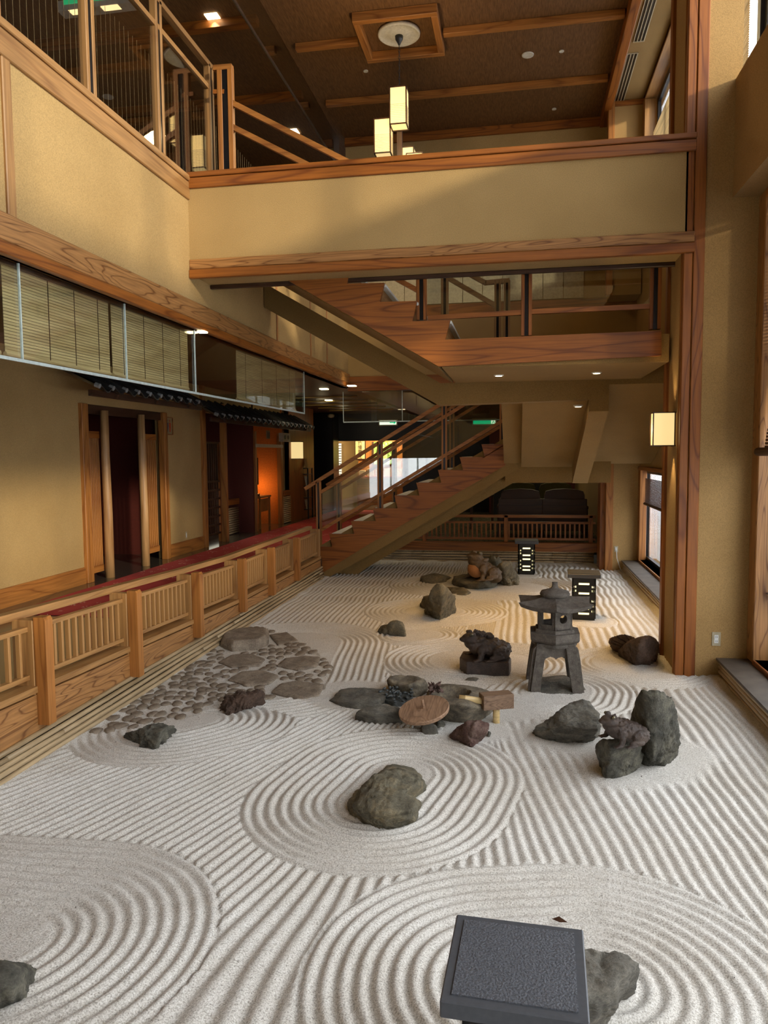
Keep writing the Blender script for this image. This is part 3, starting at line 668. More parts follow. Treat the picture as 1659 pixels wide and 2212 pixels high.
# ================================================================= WALKWAY EDGE AND RAILING
def dz(y): return max(0.0, 0.036*(7.6-y))
pb = [(111.5, 1562), (304, 1460), (436, 1375.8), (531, 1321), (593, 1285), (647, 1253.5)]
PY = [at(*q, x=-2.975).y for q in pb]; PZ = [at(*q, x=-2.975).z for q in pb]
PY = [PY[0]-1.5*k for k in (3, 2, 1)] + PY + [11.36]
PZ = [PZ[0]]*3 + PZ + [0.19]
rl = thing('garden_railing', 'low honey wood railing with upright balusters along the red carpet', 'railing', (-3.05, 6, 0.2))
def ybox(x0, x1, ya, yb, z0, z1, lift=1):   # bar along Y following the gentle rise
    a, b_ = dz(ya)*lift, dz(yb)*lift
    return MB().prism([(x0, ya, z0+a), (x1, ya, z0+a), (x1, ya, z1+a), (x0, ya, z1+a)], (0, 0, 0)) if 0 else MB().add(
        [(x0, ya, z0+a), (x1, ya, z0+a), (x0, ya, z1+a), (x1, ya, z1+a), (x0, yb, z0+b_), (x1, yb, z0+b_), (x0, yb, z1+b_), (x1, yb, z1+b_)],
        [(0, 1, 3, 2), (4, 6, 7, 5), (0, 4, 5, 1), (1, 5, 7, 3), (3, 7, 6, 2), (2, 6, 4, 0)])
bal = MB().bbox(-0.016, 0.016, -0.0115, 0.0115, 0, 0.325, 0.002).mesh('baluster', 'pale_z')
for i, (y, z) in enumerate(zip(PY, PZ)):
    last = i == len(PY)-1
    if not last:
        p = MB(); x0, x1, w = -3.048, -2.965, 0.040; zt = 0.80+dz(y)+0.01
        pts = [(x0, y-w, z), (x1, y-w, z), (x1, y-w, zt-0.02), (x1-0.012, y-w, zt), (x0, y-w, zt)]
        p.prism(pts, (0, 2*w, 0)).obj('post', 'cedar_z', rl)
    MB().bbox(-3.20, -3.052, y-0.045, y+0.03, 0.33, 0.79+dz(y)).obj('inner_post', 'pale_z', rl)
for i in range(len(PY)-1):
    a, c = PY[i]+0.04, PY[i+1]-0.045
    ybox(-3.13, -3.085, a, c, 0.715, 0.745).obj('fence_rail', 'pale_y', rl)
    ybox(-3.13, -3.085, a, c, 0.40, 0.43).obj('fence_rail', 'pale_y', rl)
    ybox(-3.245, -3.175, PY[i], PY[i+1], 0.785, 0.835).obj('handrail', 'pale_y', rl)
    n = 13
    for k in range(n):
        y = a+(c-a)*(k+0.6)/(n+0.2)
        piece('baluster', bal, rl, Vector((-3.108, y, 0.41+dz(y)))-wloc(rl))
    if i < 9: pass
eb = thing('walkway_curb', 'figured timber curb board with cap under the railing', 'curb', (-3.05, 6, 0.1))
for i in range(len(PY)-1):
    a, c = PY[i], PY[i+1]
    b_ = ybox(-3.09, -3.045, a, c, 0.0, 0.302)
    for q in (0, 1, 4, 5): b_.v[q].z = 0.17
    b_.obj('board', 'fir_y', eb)
    ybox(-3.17, -3.035, a, c, 0.318, 0.36).obj('cap', 'pale_y', eb)
box(-3.3, -3.06, -4, 11.5, -0.1, 0.30).obj('plinth', 'dark_y', eb)
# carpet runner on the walkway
tag(MB().box(-5.13, -3.302, 6.8, 21.0, 0.352, 0.362).obj('carpet_runner', 'carpet_red'), 'long red carpet runner with small pale motifs on the walkway', 'carpet')
# bamboo poles laid along the foot of the curb
def poles(name, label, p0, p1, n, r, mat='bamboo', node_gap=0.42, seed=1, out=0.0):
    rnd = random.Random(seed); p0, p1 = Vector(p0), Vector(p1); d = (p1-p0); L = d.length; d.normalize()
    t = thing(name, label, 'bamboo edging', p0); sd = Vector((0, 0, 1)).cross(d)
    for k in range(n):
        z = r*(1+2*k*1.10); off = sd*out*k; s0 = 0.0
        while s0 < L-0.1:
            s1 = min(L, s0+rnd.uniform(2.6, 4.2)); pts = []; rs = []
            s = s0; nxt = s0+rnd.uniform(0.1, node_gap)
            rad = r*rnd.uniform(0.90, 1.02)
            q = [s0]
            while nxt < s1-0.05: q += [nxt-0.012, nxt, nxt+0.012]; nxt += node_gap*rnd.uniform(0.85, 1.15)
            q.append(s1-0.004)
            for j, s in enumerate(q):
                w = 0.0025*math.sin(s*2.1+k)
                pts.append(p0+d*s+off+Vector((0, 0, z+w))+sd*w); rs.append(rad*(1.13 if (j % 3 == 2 and 0 < j < len(q)-1) else 1.0))
            MB().tube(pts, rs, 8).obj('bamboo_pole', mat, t, smooth=True)
            s0 = s1
    return t
poles('bamboo_edging', 'stack of long bamboo poles under the curb board at left', (-3.02, 0.5, -0.005), (-3.02, 11.42, -0.005), 5, 0.0185, seed=3, out=0.004)
poles('bamboo_edging', 'dim stack of bamboo poles under the lounge threshold', (XB+0.1, YF+0.02, -0.005), (1.33, YF+0.02, -0.005), 5, 0.021, 'bamboo', seed=5)
poles('bamboo_edging', 'stack of bamboo under the dark bench near right window', (1.735, 6.78, -0.01), (1.735, -1.0, -0.01), 4, 0.018, seed=8)
poles('bamboo_edging', 'stack of bamboo under the bench below the far right window', (1.735, 12.8, -0.01), (1.735, 7.5, -0.01), 4, 0.018, seed=9)
# benches below the windows
for (a, c, s_) in ((-1.0, 6.80, 'dark low bench top below the tall window at right'), (7.5, 12.84, 'grey low bench top below the far right window')):
    t = thing('window_bench', s_, 'bench', (1.85, (a+c)/2, 0))
    MB().bbox(1.705, XW+0.01, a, c, 0.142, 0.165, 0.004).obj('bench_top', 'bench_top', t)
    box(1.76, XW, a, c, -0.05, 0.14).obj('bench_body', 'dark_y', t)

# ================================================================= RAKED SAND
def g(px, py): p = at(px, py, z=0); return (p.x, p.y)
caps = [  # (segment a, segment b, outer distance, inner smooth distance)
    ((-0.78, 4.02), (-0.70, 4.42), 0.76, 0.16), ((-2.45, 4.95), (-2.3, 5.12), 0.72, 0.10), ((-2.6, 2.55), (-2.0, 2.58), 0.82, 0.12),
    ((0.0, 2.66), (0.30, 2.74), 0.80, 0.08), ((-2.25, 7.4), (-2.1, 6.1), 1.0, 0.42), ((-0.5, 7.0), (-0.15, 6.95), 0.80, 0.28),
    ((0.30, 6.1), (0.34, 6.25), 0.62, 0.24), ((1.02, 7.1), (1.2, 7.0), 0.62, 0.30), ((-1.05, 9.2), (-0.95, 9.2), 0.85, 0.28),
    ((-0.9, 11.1), (0.0, 11.0), 1.0, 0.40), ((-1.1, 7.9), (-1.05, 7.95), 0.45, 0.22),
    ((0.85, 8.85), (0.86, 8.9), 0.30, 0.22), ((0.10, 12.1), (0.12, 12.1), 0.30, 0.22)]
xs = np.linspace(-3.06, 1.75, 480)
ys_ = [-0.2]
while ys_[-1] < 13.5: ys_.append(ys_[-1]+(0.03 if ys_[-1] < 2.3 else 0.0098 if ys_[-1] < 5 else 0.0125 if ys_[-1] < 8 else 0.017))
ys_ = np.array(ys_); X, Y = np.meshgrid(xs, ys_)
rs_ = np.random.RandomState(4)
def smooth_noise(scale, amp, seed):
    r = np.random.RandomState(seed); out = np.zeros_like(X)
    for _ in range(7):
        a = r.uniform(0, 2*math.pi); k = scale*r.uniform(0.6, 1.5); out += np.sin(k*(X*math.cos(a)+Y*math.sin(a))+r.uniform(0, 6.28))
    return out*amp/2.6
wx = smooth_noise(3.0, 0.012, 1); wob = smooth_noise(9.0, 0.004, 2)
Xw, Yw = X+wx, Y+smooth_noise(3.0, 0.012, 5)
lam = 0.065
tu = np.array([-3, -2, -1, -.6, .2, .8, 1.5]); tv = np.array([.46, .41, .24, .02, -.19, -.12, -.03])
dyv = np.minimum(Yw, 6.2)-3.5; u = Xw.copy()
for _ in range(4): u = Xw-np.interp(u, tu, tv)*dyv
u = u + np.where(Y > 8.5, 0.012*np.sin(Y*9.0)*np.clip((Y-8.5)/1.5, 0, 1), 0)
phase = u/lam; best = np.full_like(X, 1.0); flat = np.ones_like(X)
mud = smooth_noise(2.0, 0.5, 9)
for (a, b_, D, inner) in caps:
    a = np.array(a); b2 = np.array(b_); d = b2-a
    t = np.clip(((Xw-a[0])*d[0]+(Yw-a[1])*d[1])/(d@d), 0, 1)
    dist = np.hypot(Xw-a[0]-t*d[0], Yw-a[1]-t*d[1])
    q = dist/D; m_ = q < best
    phase = np.where(m_, (dist-D)/lam+0.5, phase); best = np.where(m_, q, best)
    flat = np.minimum(flat, np.clip((dist-inner)/0.08, 0.0, 1))
for (a, b_, r_) in (((0.30, 5.2), (0.62, 5.05), .24), ((0.85, 4.75), (1.0, 5.0), .22), ((0.62, 4.6), (0.66, 4.6), .17), ((-1.3, 5.85), (-0.2, 5.75), .36), ((-1.0, 5.5), (-0.6, 5.5), .2), ((-0.3, 5.2), (-0.22, 5.2), .17), ((-2.2, 5.85), (-2.0, 5.9), .2)):
    a = np.array(a); d = np.array(b_)-a; t = np.clip(((Xw-a[0])*d[0]+(Yw-a[1])*d[1])/(d@d), 0, 1)
    flat = np.minimum(flat, np.clip((np.hypot(Xw-a[0]-t*d[0], Yw-a[1]-t*d[1])-r_)/0.09, 0, 1))
edge = np.minimum(np.minimum((X+3.03), (1.72-X)), 13.4-Y); flat = np.minimum(flat, np.clip((edge-0.02)/0.10, 0, 1))
pav = [g(*q) for q in ((150, 1590), (300, 1572), (430, 1540), (480, 1518), (590, 1512), (700, 1490), (712, 1430), (650, 1390), (570, 1355), (465, 1350), (400, 1405), (290, 1480))]
def inside(poly, X, Y):
    r = np.zeros_like(X, bool); n = len(poly)
    for i in range(n):
        (x1, y1_), (x2, y2_) = poly[i], poly[(i+1) % n]
        c = ((y1_ > Y) != (y2_ > Y)) & (X < (x2-x1)*(Y-y1_)/((y2_-y1_)+1e-12)+x1); r ^= c
    return r
inp = inside(pav, X, Y)
ph = phase+wob/lam*0.8
prof = (0.5+0.5*np.cos(2*np.pi*ph)); prof = prof**0.8
frac = np.clip(0.88+mud*0.35, 0.45, 1.0)
Z = 0.0185*(prof-0.75)*flat*frac + smooth_noise(30, 0.0012, 11) + smooth_noise(5, 0.003, 12) + rs_.normal(0, 0.0008, X.shape)
Z = np.where(inp, -0.004+smooth_noise(14, 0.002, 14), Z)
nearw = np.clip(1-edge/0.12, 0, 1); Z += nearw*(0.012+smooth_noise(16, 0.008, 13))
ny, nx = X.shape
vs = np.stack([X.ravel(), Y.ravel(), Z.ravel()], 1)
idx = np.arange(ny*nx).reshape(ny, nx)
quads = np.stack([idx[:-1, :-1].ravel(), idx[:-1, 1:].ravel(), idx[1:, 1:].ravel(), idx[1:, :-1].ravel()], 1)
qx, qy = X[:-1, :-1].ravel(), Y[:-1, :-1].ravel()
quads = quads[~(((qx > 1.41) & (qy > 6.84) & (qy < 7.48)) | ((qx > 1.55) & (qy > 12.9)) | ((qx > 1.45) & (qy > 13.0)))]
me = bpy.data.meshes.new('raked_sand'); me.vertices.add(len(vs)); me.vertices.foreach_set('co', vs.ravel())
me.loops.add(quads.size); me.loops.foreach_set('vertex_index', quads.ravel())
me.polygons.add(len(quads)); me.polygons.foreach_set('loop_start', np.arange(0, quads.size, 4)); me.polygons.foreach_set('loop_total', np.full(len(quads), 4))
me.update(); me.validate(); me.polygons.foreach_set('use_smooth', np.ones(len(quads), bool)); me.materials.append(MATS['sand'])
so = bpy.data.objects.new('raked_sand', me); C.objects.link(so)
tag(so, 'white raked sand of the dry garden with grooves around the stones', 'sand', kind='stuff')

# ================================================================= STONES
def ico(sub):
    bm = bmesh.new(); bmesh.ops.create_icosphere(bm, subdivisions=sub, radius=1)
    v = np.array([q.co[:] for q in bm.verts]); f = [tuple(w.index for w in fc.verts) for fc in bm.faces]; bm.free(); return v, f
ICO = {k: ico(k) for k in (2, 3, 4, 5, 6)}
def hull_planes(pts):
    bm = bmesh.new(); [bm.verts.new(p) for p in pts]
    bmesh.ops.convex_hull(bm, input=bm.verts[:]); bmesh.ops.recalc_face_normals(bm, faces=bm.faces[:])
    pl = []; c = sum((Vector(p) for p in pts), Vector())/len(pts)
    for f in bm.faces:
        n = f.normal.copy(); d = n.dot(f.verts[0].co-c)
        if d < 0: n, d = -n, -d
        if f.calc_area() > 1e-7 and d > 1e-5: pl.append((*n, d))
    bm.free(); return np.array(pl), c
def rock_mesh(lobes, sharp=14, nz=0.02, freq=4.0, sub=5, seed=0, ridge=0.0, strata=None, pit=None):
    """lobes: lists of hull points; the surface is the union of rounded hulls around a common centre"""
    allp = [Vector(p) for l in lobes for p in l]
    lo = Vector((min(p.x for p in allp), min(p.y for p in allp), min(p.z for p in allp)))
    hi = Vector((max(p.x for p in allp), max(p.y for p in allp), max(p.z for p in allp)))
    V, Fc = ICO[sub]; ext = np.array((hi-lo)/2)
    c0 = None; T = None
    for l in lobes:
        pl, c = hull_planes(l)
        if c0 is None: c0 = c
        dd = pl[:, 3]+pl[:, :3] @ np.array(c-c0)
        if (dd <= 0.003).any(): dd = np.maximum(dd, 0.003)
        P = V*ext; q = np.maximum(P @ pl[:, :3].T, 0)/dd; sh_ = sharp*3.2; qm = q.max(1)
        t = 1/(qm*((q/qm[:, None])**sh_).sum(1)**(1/sh_))
        T = t if T is None else np.maximum(T, t)
    P = V*ext*T[:, None]; nrm = P/np.linalg.norm(P, axis=1)[:, None]
    out = []; sv = Vector((seed*3.1, seed*1.7, seed*2.3))
    for p, n in zip(P, nrm):
        p = Vector(p); q = (p+c0)*freq+sv
        d = noise.fractal(q*1.6, 0.6, 2.2, 6)*nz*1.7 + (noise.noise(q*0.7)-.1)*nz*1.6 - nz*0.9*(1-abs(noise.noise(q*1.5+Vector((9, 3, 1)))))**9
        if ridge: d -= ridge*abs(noise.noise(q*1.3))**0.7
        if strata:
            ax, am, fq = strata; s = p.dot(Vector(ax))*fq+noise.noise(q*0.8)*1.2; d += am*(abs((s % 1)-0.5)*2-0.5)
        pp = p+Vector(n)*d
        if pit:
            for (cx, cy_, rr, dp) in pit:
                w = math.hypot(pp.x+c0.x-cx, pp.y+c0.y-cy_)/rr
                if w < 1 and p.z > 0: pp.z -= dp*(1-w*w)**0.5
        out.append(pp+c0)
    mb = MB(); mb.v = out; mb.f = list(Fc); return mb
def stone(name, label, lobes, mat, cat='rock', group=None, **kw):
    mb = rock_mesh(lobes, **kw)
    xs = [v.x for v in mb.v]; ys = [v.y for v in mb.v]
    org = Vector(((min(xs)+max(xs))/2, (min(ys)+max(ys))/2, 0.0))
    o = bpy.data.objects.new(name, mb.mesh(name, mat, org, True)); C.objects.link(o); o.location = org
    return tag(o, label, cat, group)
def lobe(base, top, zb=-0.06):
    """base: pixels of the foot on the ground; top: pixels with a height"""
    return [at(x, y, z=0)+Vector((0, 0, zb)) for x, y in base] + [at(x, y, z=0) for x, y in base] + [at(x, y, z=z) for x, y, z in top]
def shelf(base, h, sx=0.85):     # flat topped slab from its foot outline
    b_ = [at(x, y, z=0) for x, y in base]; c = sum(b_, Vector())/len(b_)
    return [p+Vector((0, 0, -0.05)) for p in b_]+[p+Vector((0, 0, h*0.5)) for p in b_]+[c+(p-c)*sx+Vector((0, 0, h)) for p in b_]
R = 'rock'
stone(R, 'large olive grey boulder at the centre of the widest oval rings',
      [lobe([(747, 1738), (778, 1772), (850, 1781), (900, 1768), (918, 1738), (862, 1705), (800, 1700)], [(770, 1706, .10), (800, 1690, .15), (850, 1700, .15), (902, 1728, .10), (890, 1750, .11), (820, 1755, .12), (765, 1740, .10)], ),
       lobe([(800, 1720), (800, 1690), (892, 1716), (926, 1696), (900, 1660), (840, 1650)], [(770, 1710, .12), (812, 1672, .17), (868, 1655, .18), (915, 1678, .14), (921, 1692, .09), (880, 1706, .13)])],
      'rock_green', seed=3, sub=6, nz=0.014, strata=((.3, .5, .9), .006, 16), sharp=16)
stone(R, 'jagged dark grey rock beside the left bamboo edging', [lobe([(262, 1592), (300, 1612), (330, 1621), (365, 1592), (382, 1575), (300, 1575)], [(290, 1575, .10), (325, 1562, .13), (372, 1562, .11), (350, 1580, .12), (300, 1588, .08)])],
      'rock_dark', seed=5, sub=6, nz=0.015, ridge=0.018, freq=5, sharp=10)
stone(R, 'smooth dark green boulder cut by the lower left corner', [lobe([(-60, 2190), (20, 2178), (75, 2125), (92, 2095), (60, 2075), (-60, 2090)], [(-40, 2130, .12), (10, 2085, .14), (60, 2085, .10), (30, 2130, .10)])],
      'rock_dark', seed=8, sub=5, nz=0.015, sharp=8)
stone(R, 'grey green boulder behind the large lantern at lower right', [lobe([(1290, 2225), (1340, 2178), (1384, 2112), (1370, 2082), (1240, 2050), (1180, 2110), (1180, 2230)], [(1240, 2030, .16), (1320, 2045, .15), (1370, 2085, .12), (1330, 2130, .16), (1260, 2170, .17), (1220, 2100, .18)])],
      'rock_grey', seed=11, sub=5, nz=0.02, sharp=16)
stone(R, 'rough purple brown rock beside the paving stones', [lobe([(468, 1535), (490, 1543), (530, 1530), (576, 1518), (570, 1500), (490, 1510)], [(485, 1500, .10), (520, 1492, .12), (560, 1487, .13), (572, 1500, .09), (520, 1515, .09), (478, 1518, .07)])],
      'rock_brown', seed=13, sub=6, nz=0.014, ridge=0.03, freq=7, sharp=8)
stone(R, 'wedge shaped brown rock alone on the sand in mid garden', [lobe([(814, 1366), (840, 1373), (876, 1376), (874, 1360), (830, 1355)], [(822, 1352, .05), (845, 1341, .16), (862, 1338, .18), (874, 1356, .08), (835, 1352, .10)])],
      'rock_green', seed=15, nz=0.015, sharp=18, sub=4)
stone(R, 'tall craggy boulder standing left of the seated far toad', [lobe([(915, 1325), (950, 1337), (985, 1322), (980, 1305), (925, 1305)], [(935, 1265, .42), (950, 1256, .48), (972, 1270, .40), (984, 1290, .22), (925, 1290, .28), (955, 1300, .25)]),
       lobe([(902, 1310), (925, 1318), (960, 1310), (930, 1290)], [(915, 1288, .16), (935, 1285, .20), (950, 1290, .2)])],
      'rock_green', seed=17, nz=0.018, sharp=12)
fr_ = 'rock_brown'
stone(R, 'flat rounded brown stone at the left of the far group', [lobe([(902, 1256), (930, 1262), (965, 1258), (978, 1248), (940, 1238)], [(905, 1244, .09), (935, 1238, .12), (968, 1243, .09)])], 'rock_green', seed=19, sub=4, nz=0.01, sharp=6)
stone(R, 'broad low boulder carrying the seated far toad', [lobe([(970, 1260), (1020, 1273), (1075, 1266), (1072, 1248), (990, 1246)], [(980, 1244, .14), (1020, 1238, .18), (1070, 1246, .15), (1050, 1256, .14), (995, 1258, .10)])], 'rock_green', seed=20, sub=4, nz=0.015, sharp=8)
stone(R, 'thin flat stone lying in front of the far toad', [lobe([(978, 1284), (1000, 1287), (1018, 1280), (1000, 1268), (960, 1268)], [(970, 1268, .05), (1005, 1270, .06), (1014, 1278, .04)])], 'rock_green', seed=21, sub=4, nz=0.01)
stone(R, 'rounded boulder at the right end of the far group', [lobe([(1070, 1258), (1100, 1266), (1122, 1262), (1120, 1245), (1075, 1240)], [(1070, 1230, .26), (1080, 1212, .42), (1100, 1206, .45), (1112, 1225, .30), (1120, 1245, .12)])], 'rock_green', seed=22, nz=0.02, sharp=8)
stone(R, 'dim boulder behind the seated far toad', [lobe([(1045, 1248), (1070, 1250), (1092, 1245), (1085, 1232), (1050, 1232)], [(1050, 1208, .36), (1062, 1193, .48), (1075, 1194, .47), (1088, 1208, .34)])], 'rock_green', seed=23, sub=4, nz=0.02, sharp=10)
stone(R, 'lumpy dark brown boulder against the right pier', [lobe([(1335, 1412), (1370, 1434), (1410, 1432), (1427, 1415), (1420, 1395), (1340, 1395)], [(1345, 1390, .18), (1385, 1372, .30), (1405, 1371, .30), (1424, 1390, .2), (1380, 1395, .24)]),
       lobe([(1316, 1392), (1335, 1405), (1380, 1410), (1370, 1385), (1330, 1382)], [(1314, 1378, .16), (1325, 1370, .22), (1345, 1369, .23), (1365, 1376, .2)])],
      'rock_brown', seed=25, sub=6, nz=0.014, ridge=0.018, freq=4, sharp=8)
stone(R, 'flat grey slab left of the dark pebbles', [lobe([(706, 1514), (740, 1527), (775, 1532), (830, 1518), (860, 1500), (800, 1487), (745, 1490)], [(735, 1490, .05), (790, 1484, .06), (850, 1492, .06), (815, 1512, .06), (745, 1516, .04)])],
      'rock_grey', seed=27, nz=0.01, strata=((.7, .3, .5), .003, 30))
stone(R, 'round brown stone with a dished top behind the pebbles', [lobe([(838, 1486), (862, 1500), (905, 1506), (925, 1495), (928, 1478), (845, 1472)], [(834, 1470, .10), (850, 1458, .14), (885, 1455, .14), (915, 1464, .13), (926, 1482, .07), (880, 1478, .12)])],
      'rock_basin', seed=28, nz=0.01, sharp=8, pit=[(*[at(872, 1465, z=.13)[i] for i in (0, 1)], 0.10, 0.03)])
stone(R, 'smooth grey elongated stone left of the round wooden lid', [lobe([(760, 1550), (812, 1562), (870, 1558), (880, 1540), (780, 1536)], [(768, 1537, .07), (800, 1522, .11), (855, 1520, .13), (872, 1535, .11), (815, 1540, .09)])],
      'rock_grey', seed=29, nz=0.008, sharp=6)
stone(R, 'small rounded grey stone in front of the wooden lid', [lobe([(908, 1580), (927, 1587), (946, 1580), (940, 1568), (912, 1568)], [(912, 1564, .07), (935, 1562, .08), (945, 1570, .06)])], 'rock_grey', seed=30, sub=4, nz=0.006, sharp=5)
stone(R, 'small dark stone peeking out right of the wooden lid', [lobe([(940, 1570), (955, 1571), (966, 1565), (955, 1553), (938, 1555)], [(945, 1556, .06), (958, 1557, .05)])], 'rock_dark', seed=31, sub=4, nz=0.006, sharp=5)
stone(R, 'reddish purple rock in front of the water basin', [lobe([(976, 1590), (1000, 1600), (1020, 1610), (1048, 1598), (1056, 1580), (1000, 1572)], [(980, 1582, .06), (1000, 1557, .15), (1035, 1551, .18), (1053, 1562, .14), (1050, 1580, .10), (1015, 1580, .12)])],
      'rock_red', seed=33, nz=0.02, ridge=0.01, sharp=12)
stone(R, 'small dark shard beside the reddish rock', [lobe([(1052, 1592), (1060, 1592), (1064, 1582), (1054, 1578)], [(1055, 1578, .05)])], 'rock_dark', seed=34, sub=3, nz=0.01)
stone(R, 'flat dark disc of stone in the sand below the near toad plinth', [lobe([(1002, 1470), (1018, 1473), (1036, 1467), (1020, 1462)], [(1006, 1465, .02), (1032, 1464, .02)])], 'rock_grey', seed=35, sub=3, nz=0.003)
stone(R, 'large reclining grey green slab rock right of the water spout', [lobe([(1148, 1582), (1175, 1596), (1230, 1600), (1295, 1595), (1300, 1570), (1250, 1545), (1190, 1560)], [(1152, 1572, .07), (1210, 1532, .22), (1250, 1510, .28), (1275, 1512, .27), (1296, 1545, .2), (1290, 1575, .14), (1200, 1570, .12)])],
      'rock_grey', seed=37, sub=6, nz=0.015, strata=((-.35, .55, .75), .008, 15), sharp=14)
stone(R, 'tall standing dark boulder, the highest rock at right', [lobe([(1362, 1632), (1395, 1649), (1455, 1646), (1468, 1625), (1460, 1590), (1370, 1595)], [(1366, 1560, .22), (1368, 1510, .44), (1385, 1484, .56), (1420, 1484, .57), (1452, 1508, .48), (1467, 1545, .34), (1470, 1590, .16), (1400, 1560, .34), (1412, 1640, .1)])],
      'rock_dark', seed=39, sub=6, nz=0.014, strata=((.9, .2, .1), .005, 14), sharp=16)
stone(R, 'blocky rock pedestal under the right toad', [lobe([(1292, 1650), (1310, 1678), (1350, 1674), (1372, 1662), (1388, 1640), (1330, 1630)], [(1290, 1605, .20), (1300, 1592, .25), (1345, 1590, .28), (1380, 1592, .27), (1391, 1612, .18), (1360, 1612, .22), (1318, 1618, .22)])],
      'rock_dark', seed=41, nz=0.016, ridge=0.01, sharp=14)
stone(R, 'flat pale slab under the stone lantern', [lobe([(1158, 1496), (1180, 1500), (1240, 1502), (1270, 1492), (1262, 1478), (1220, 1462), (1165, 1463)], [(1168, 1462, .03), (1220, 1458, .04), (1262, 1482, .025), (1190, 1494, .015)])], 'rock_grey', seed=43, nz=0.006)
# water basin stone with hollow
hc = at(968, 1490, z=.17)
stone('water_basin', 'large speckled rounded stone basin with a hollow, bamboo spout resting on it', [lobe([(915, 1535), (965, 1556), (1010, 1560), (1055, 1545), (1080, 1520), (1060, 1490), (940, 1480)], [(912, 1500, .12), (930, 1483, .16), (975, 1474, .17), (1030, 1485, .16), (1060, 1500, .12), (1050, 1530, .12), (1000, 1520, .20), (940, 1515, .18)])],
      'rock_basin', 'basin', seed=45, sub=6, nz=0.006, sharp=7, pit=[(hc.x+0.02, hc.y-0.03, 0.15, 0.09)])
# stepping stones and cobbles
pv = thing('stone_pavement', 'patch of river cobbles and flat stepping stones set in the sand', 'paving', (*g(480, 1450), 0))
def slab(outl, h, seed, name='stepping_stone', label=None, sub=4):
    mb = rock_mesh([shelf(outl, h)], sharp=18, nz=0.004, freq=7, sub=sub, seed=seed)
    o = mb.obj(name, 'paving', pv, True, label); return o
slabs = [([(475, 1397), (482, 1380), (520, 1372), (582, 1372), (582, 1392), (560, 1403), (500, 1408)], .10),
         ([(470, 1432), (500, 1416), (545, 1414), (574, 1425), (560, 1440), (500, 1443)], .02),
         ([(597, 1440), (615, 1424), (660, 1418), (693, 1421), (685, 1442), (645, 1450)], .02),
         ([(490, 1470), (520, 1452), (570, 1450), (606, 1462), (580, 1480), (530, 1483)], .02),
         ([(584, 1498), (605, 1478), (640, 1472), (702, 1480), (690, 1505), (645, 1512)], .02),
         ([(582, 1372), (620, 1366), (645, 1385), (600, 1395)], .015)]
spoly = []
for i, (o_, h) in enumerate(slabs):
    slab(o_, h, 60+i, sub=5, label=('thick raised block' if i == 0 else None)); spoly.append([g(*q) for q in o_])
rnd = random.Random(21)
xs_ = [p[0] for p in pav]; ys2 = [p[1] for p in pav]
pts = []
cell = 0.088; yy = min(ys2); row = 0
while yy < max(ys2):
    xx = min(xs_)+(cell/2 if row % 2 else 0)
    while xx < max(xs_):
        x = xx+rnd.uniform(-.022, .022); y = yy+rnd.uniform(-.03, .03)
        P_ = np.array([[x]]); Q_ = np.array([[y]])
        ok = inside(pav, P_, Q_)[0, 0] and x > -3.0
        for sp in spoly:
            c = np.mean(sp, 0); big = [(c[0]+(a[0]-c[0])*1.18, c[1]+(a[1]-c[1])*1.18) for a in sp]
            if inside(big, P_, Q_)[0, 0]: ok = False
        if ok and rnd.random() < 0.93: pts.append((x, y))
        xx += cell
    yy += cell*1.45; row += 1
rnd.shuffle(pts); pts = pts[:290]
cob = []
for k in range(8):
    r = random.Random(90+k); n = 9; ring = []
    for j in range(n):
        a = 2*math.pi*j/n; rr = r.uniform(0.80, 1.14); ring.append((0.048*rr*math.cos(a), 0.066*rr*math.sin(a)))
    v = [(x, y, -0.02) for x, y in ring]+[(x*.98, y*.98, 0.002) for x, y in ring]+[(x*.84, y*.84, 0.008) for x, y in ring]+[(0, 0, 0.009)]
    f = [(i, (i+1) % n, (i+1) % n+n, i+n) for i in range(n)]+[(i+n, (i+1) % n+n, (i+1) % n+2*n, i+2*n) for i in range(n)]+[(i+2*n, (i+1) % n+2*n, 3*n) for i in range(n)]
    cob.append(MB().add(v, f).mesh('cobble', 'paving', smooth=True))
for i, (x, y) in enumerate(pts):
    s_ = rnd.uniform(0.72, 1.12)
    piece('cobble', cob[i % 8], pv, (x-pv.location.x, y-pv.location.y, 0), (rnd.uniform(-.05, .05), rnd.uniform(-.05, .05), rnd.uniform(-.5, .5)), (s_, s_*rnd.uniform(.8, 1.1), 1))
# dark river pebbles piled between the flat stones
r = random.Random(5); pebm = []
for k in range(5):
    V, Fc = ICO[2]; mb = MB(); sx, sy, sz = r.uniform(.8, 1.1), r.uniform(.6, .8), r.uniform(.42, .6)
    mb.v = [Vector((a*sx*.017, b_*sy*.017, c*sz*.017)) for a, b_, c in V]; mb.f = list(Fc); pebm.append(mb.mesh('pebble', 'pebble', smooth=True))
pp = [g(*q) for q in ((815, 1515), (838, 1500), (882, 1498), (893, 1510), (875, 1526), (850, 1527))]
k = 0
while k < 75:
    x = r.uniform(min(a[0] for a in pp), max(a[0] for a in pp)); y = r.uniform(min(a[1] for a in pp), max(a[1] for a in pp))
    if inside(pp, np.array([[x]]), np.array([[y]]))[0, 0]:
        o = bpy.data.objects.new('pebble', pebm[k % 5]); C.objects.link(o)
        o.location = (x, y, 0.012+0.016*(k//26)+0.03); o.rotation_euler = (r.uniform(-.4, .4), r.uniform(-.4, .4), r.uniform(0, 3))
        s_ = r.uniform(.75, 1.15); o.scale = (s_, s_, s_)
        tag(o, 'small smooth blue grey pebble in the pile beside the wooden lid', 'pebble', 'dark pebbles between the flat stones'); k += 1
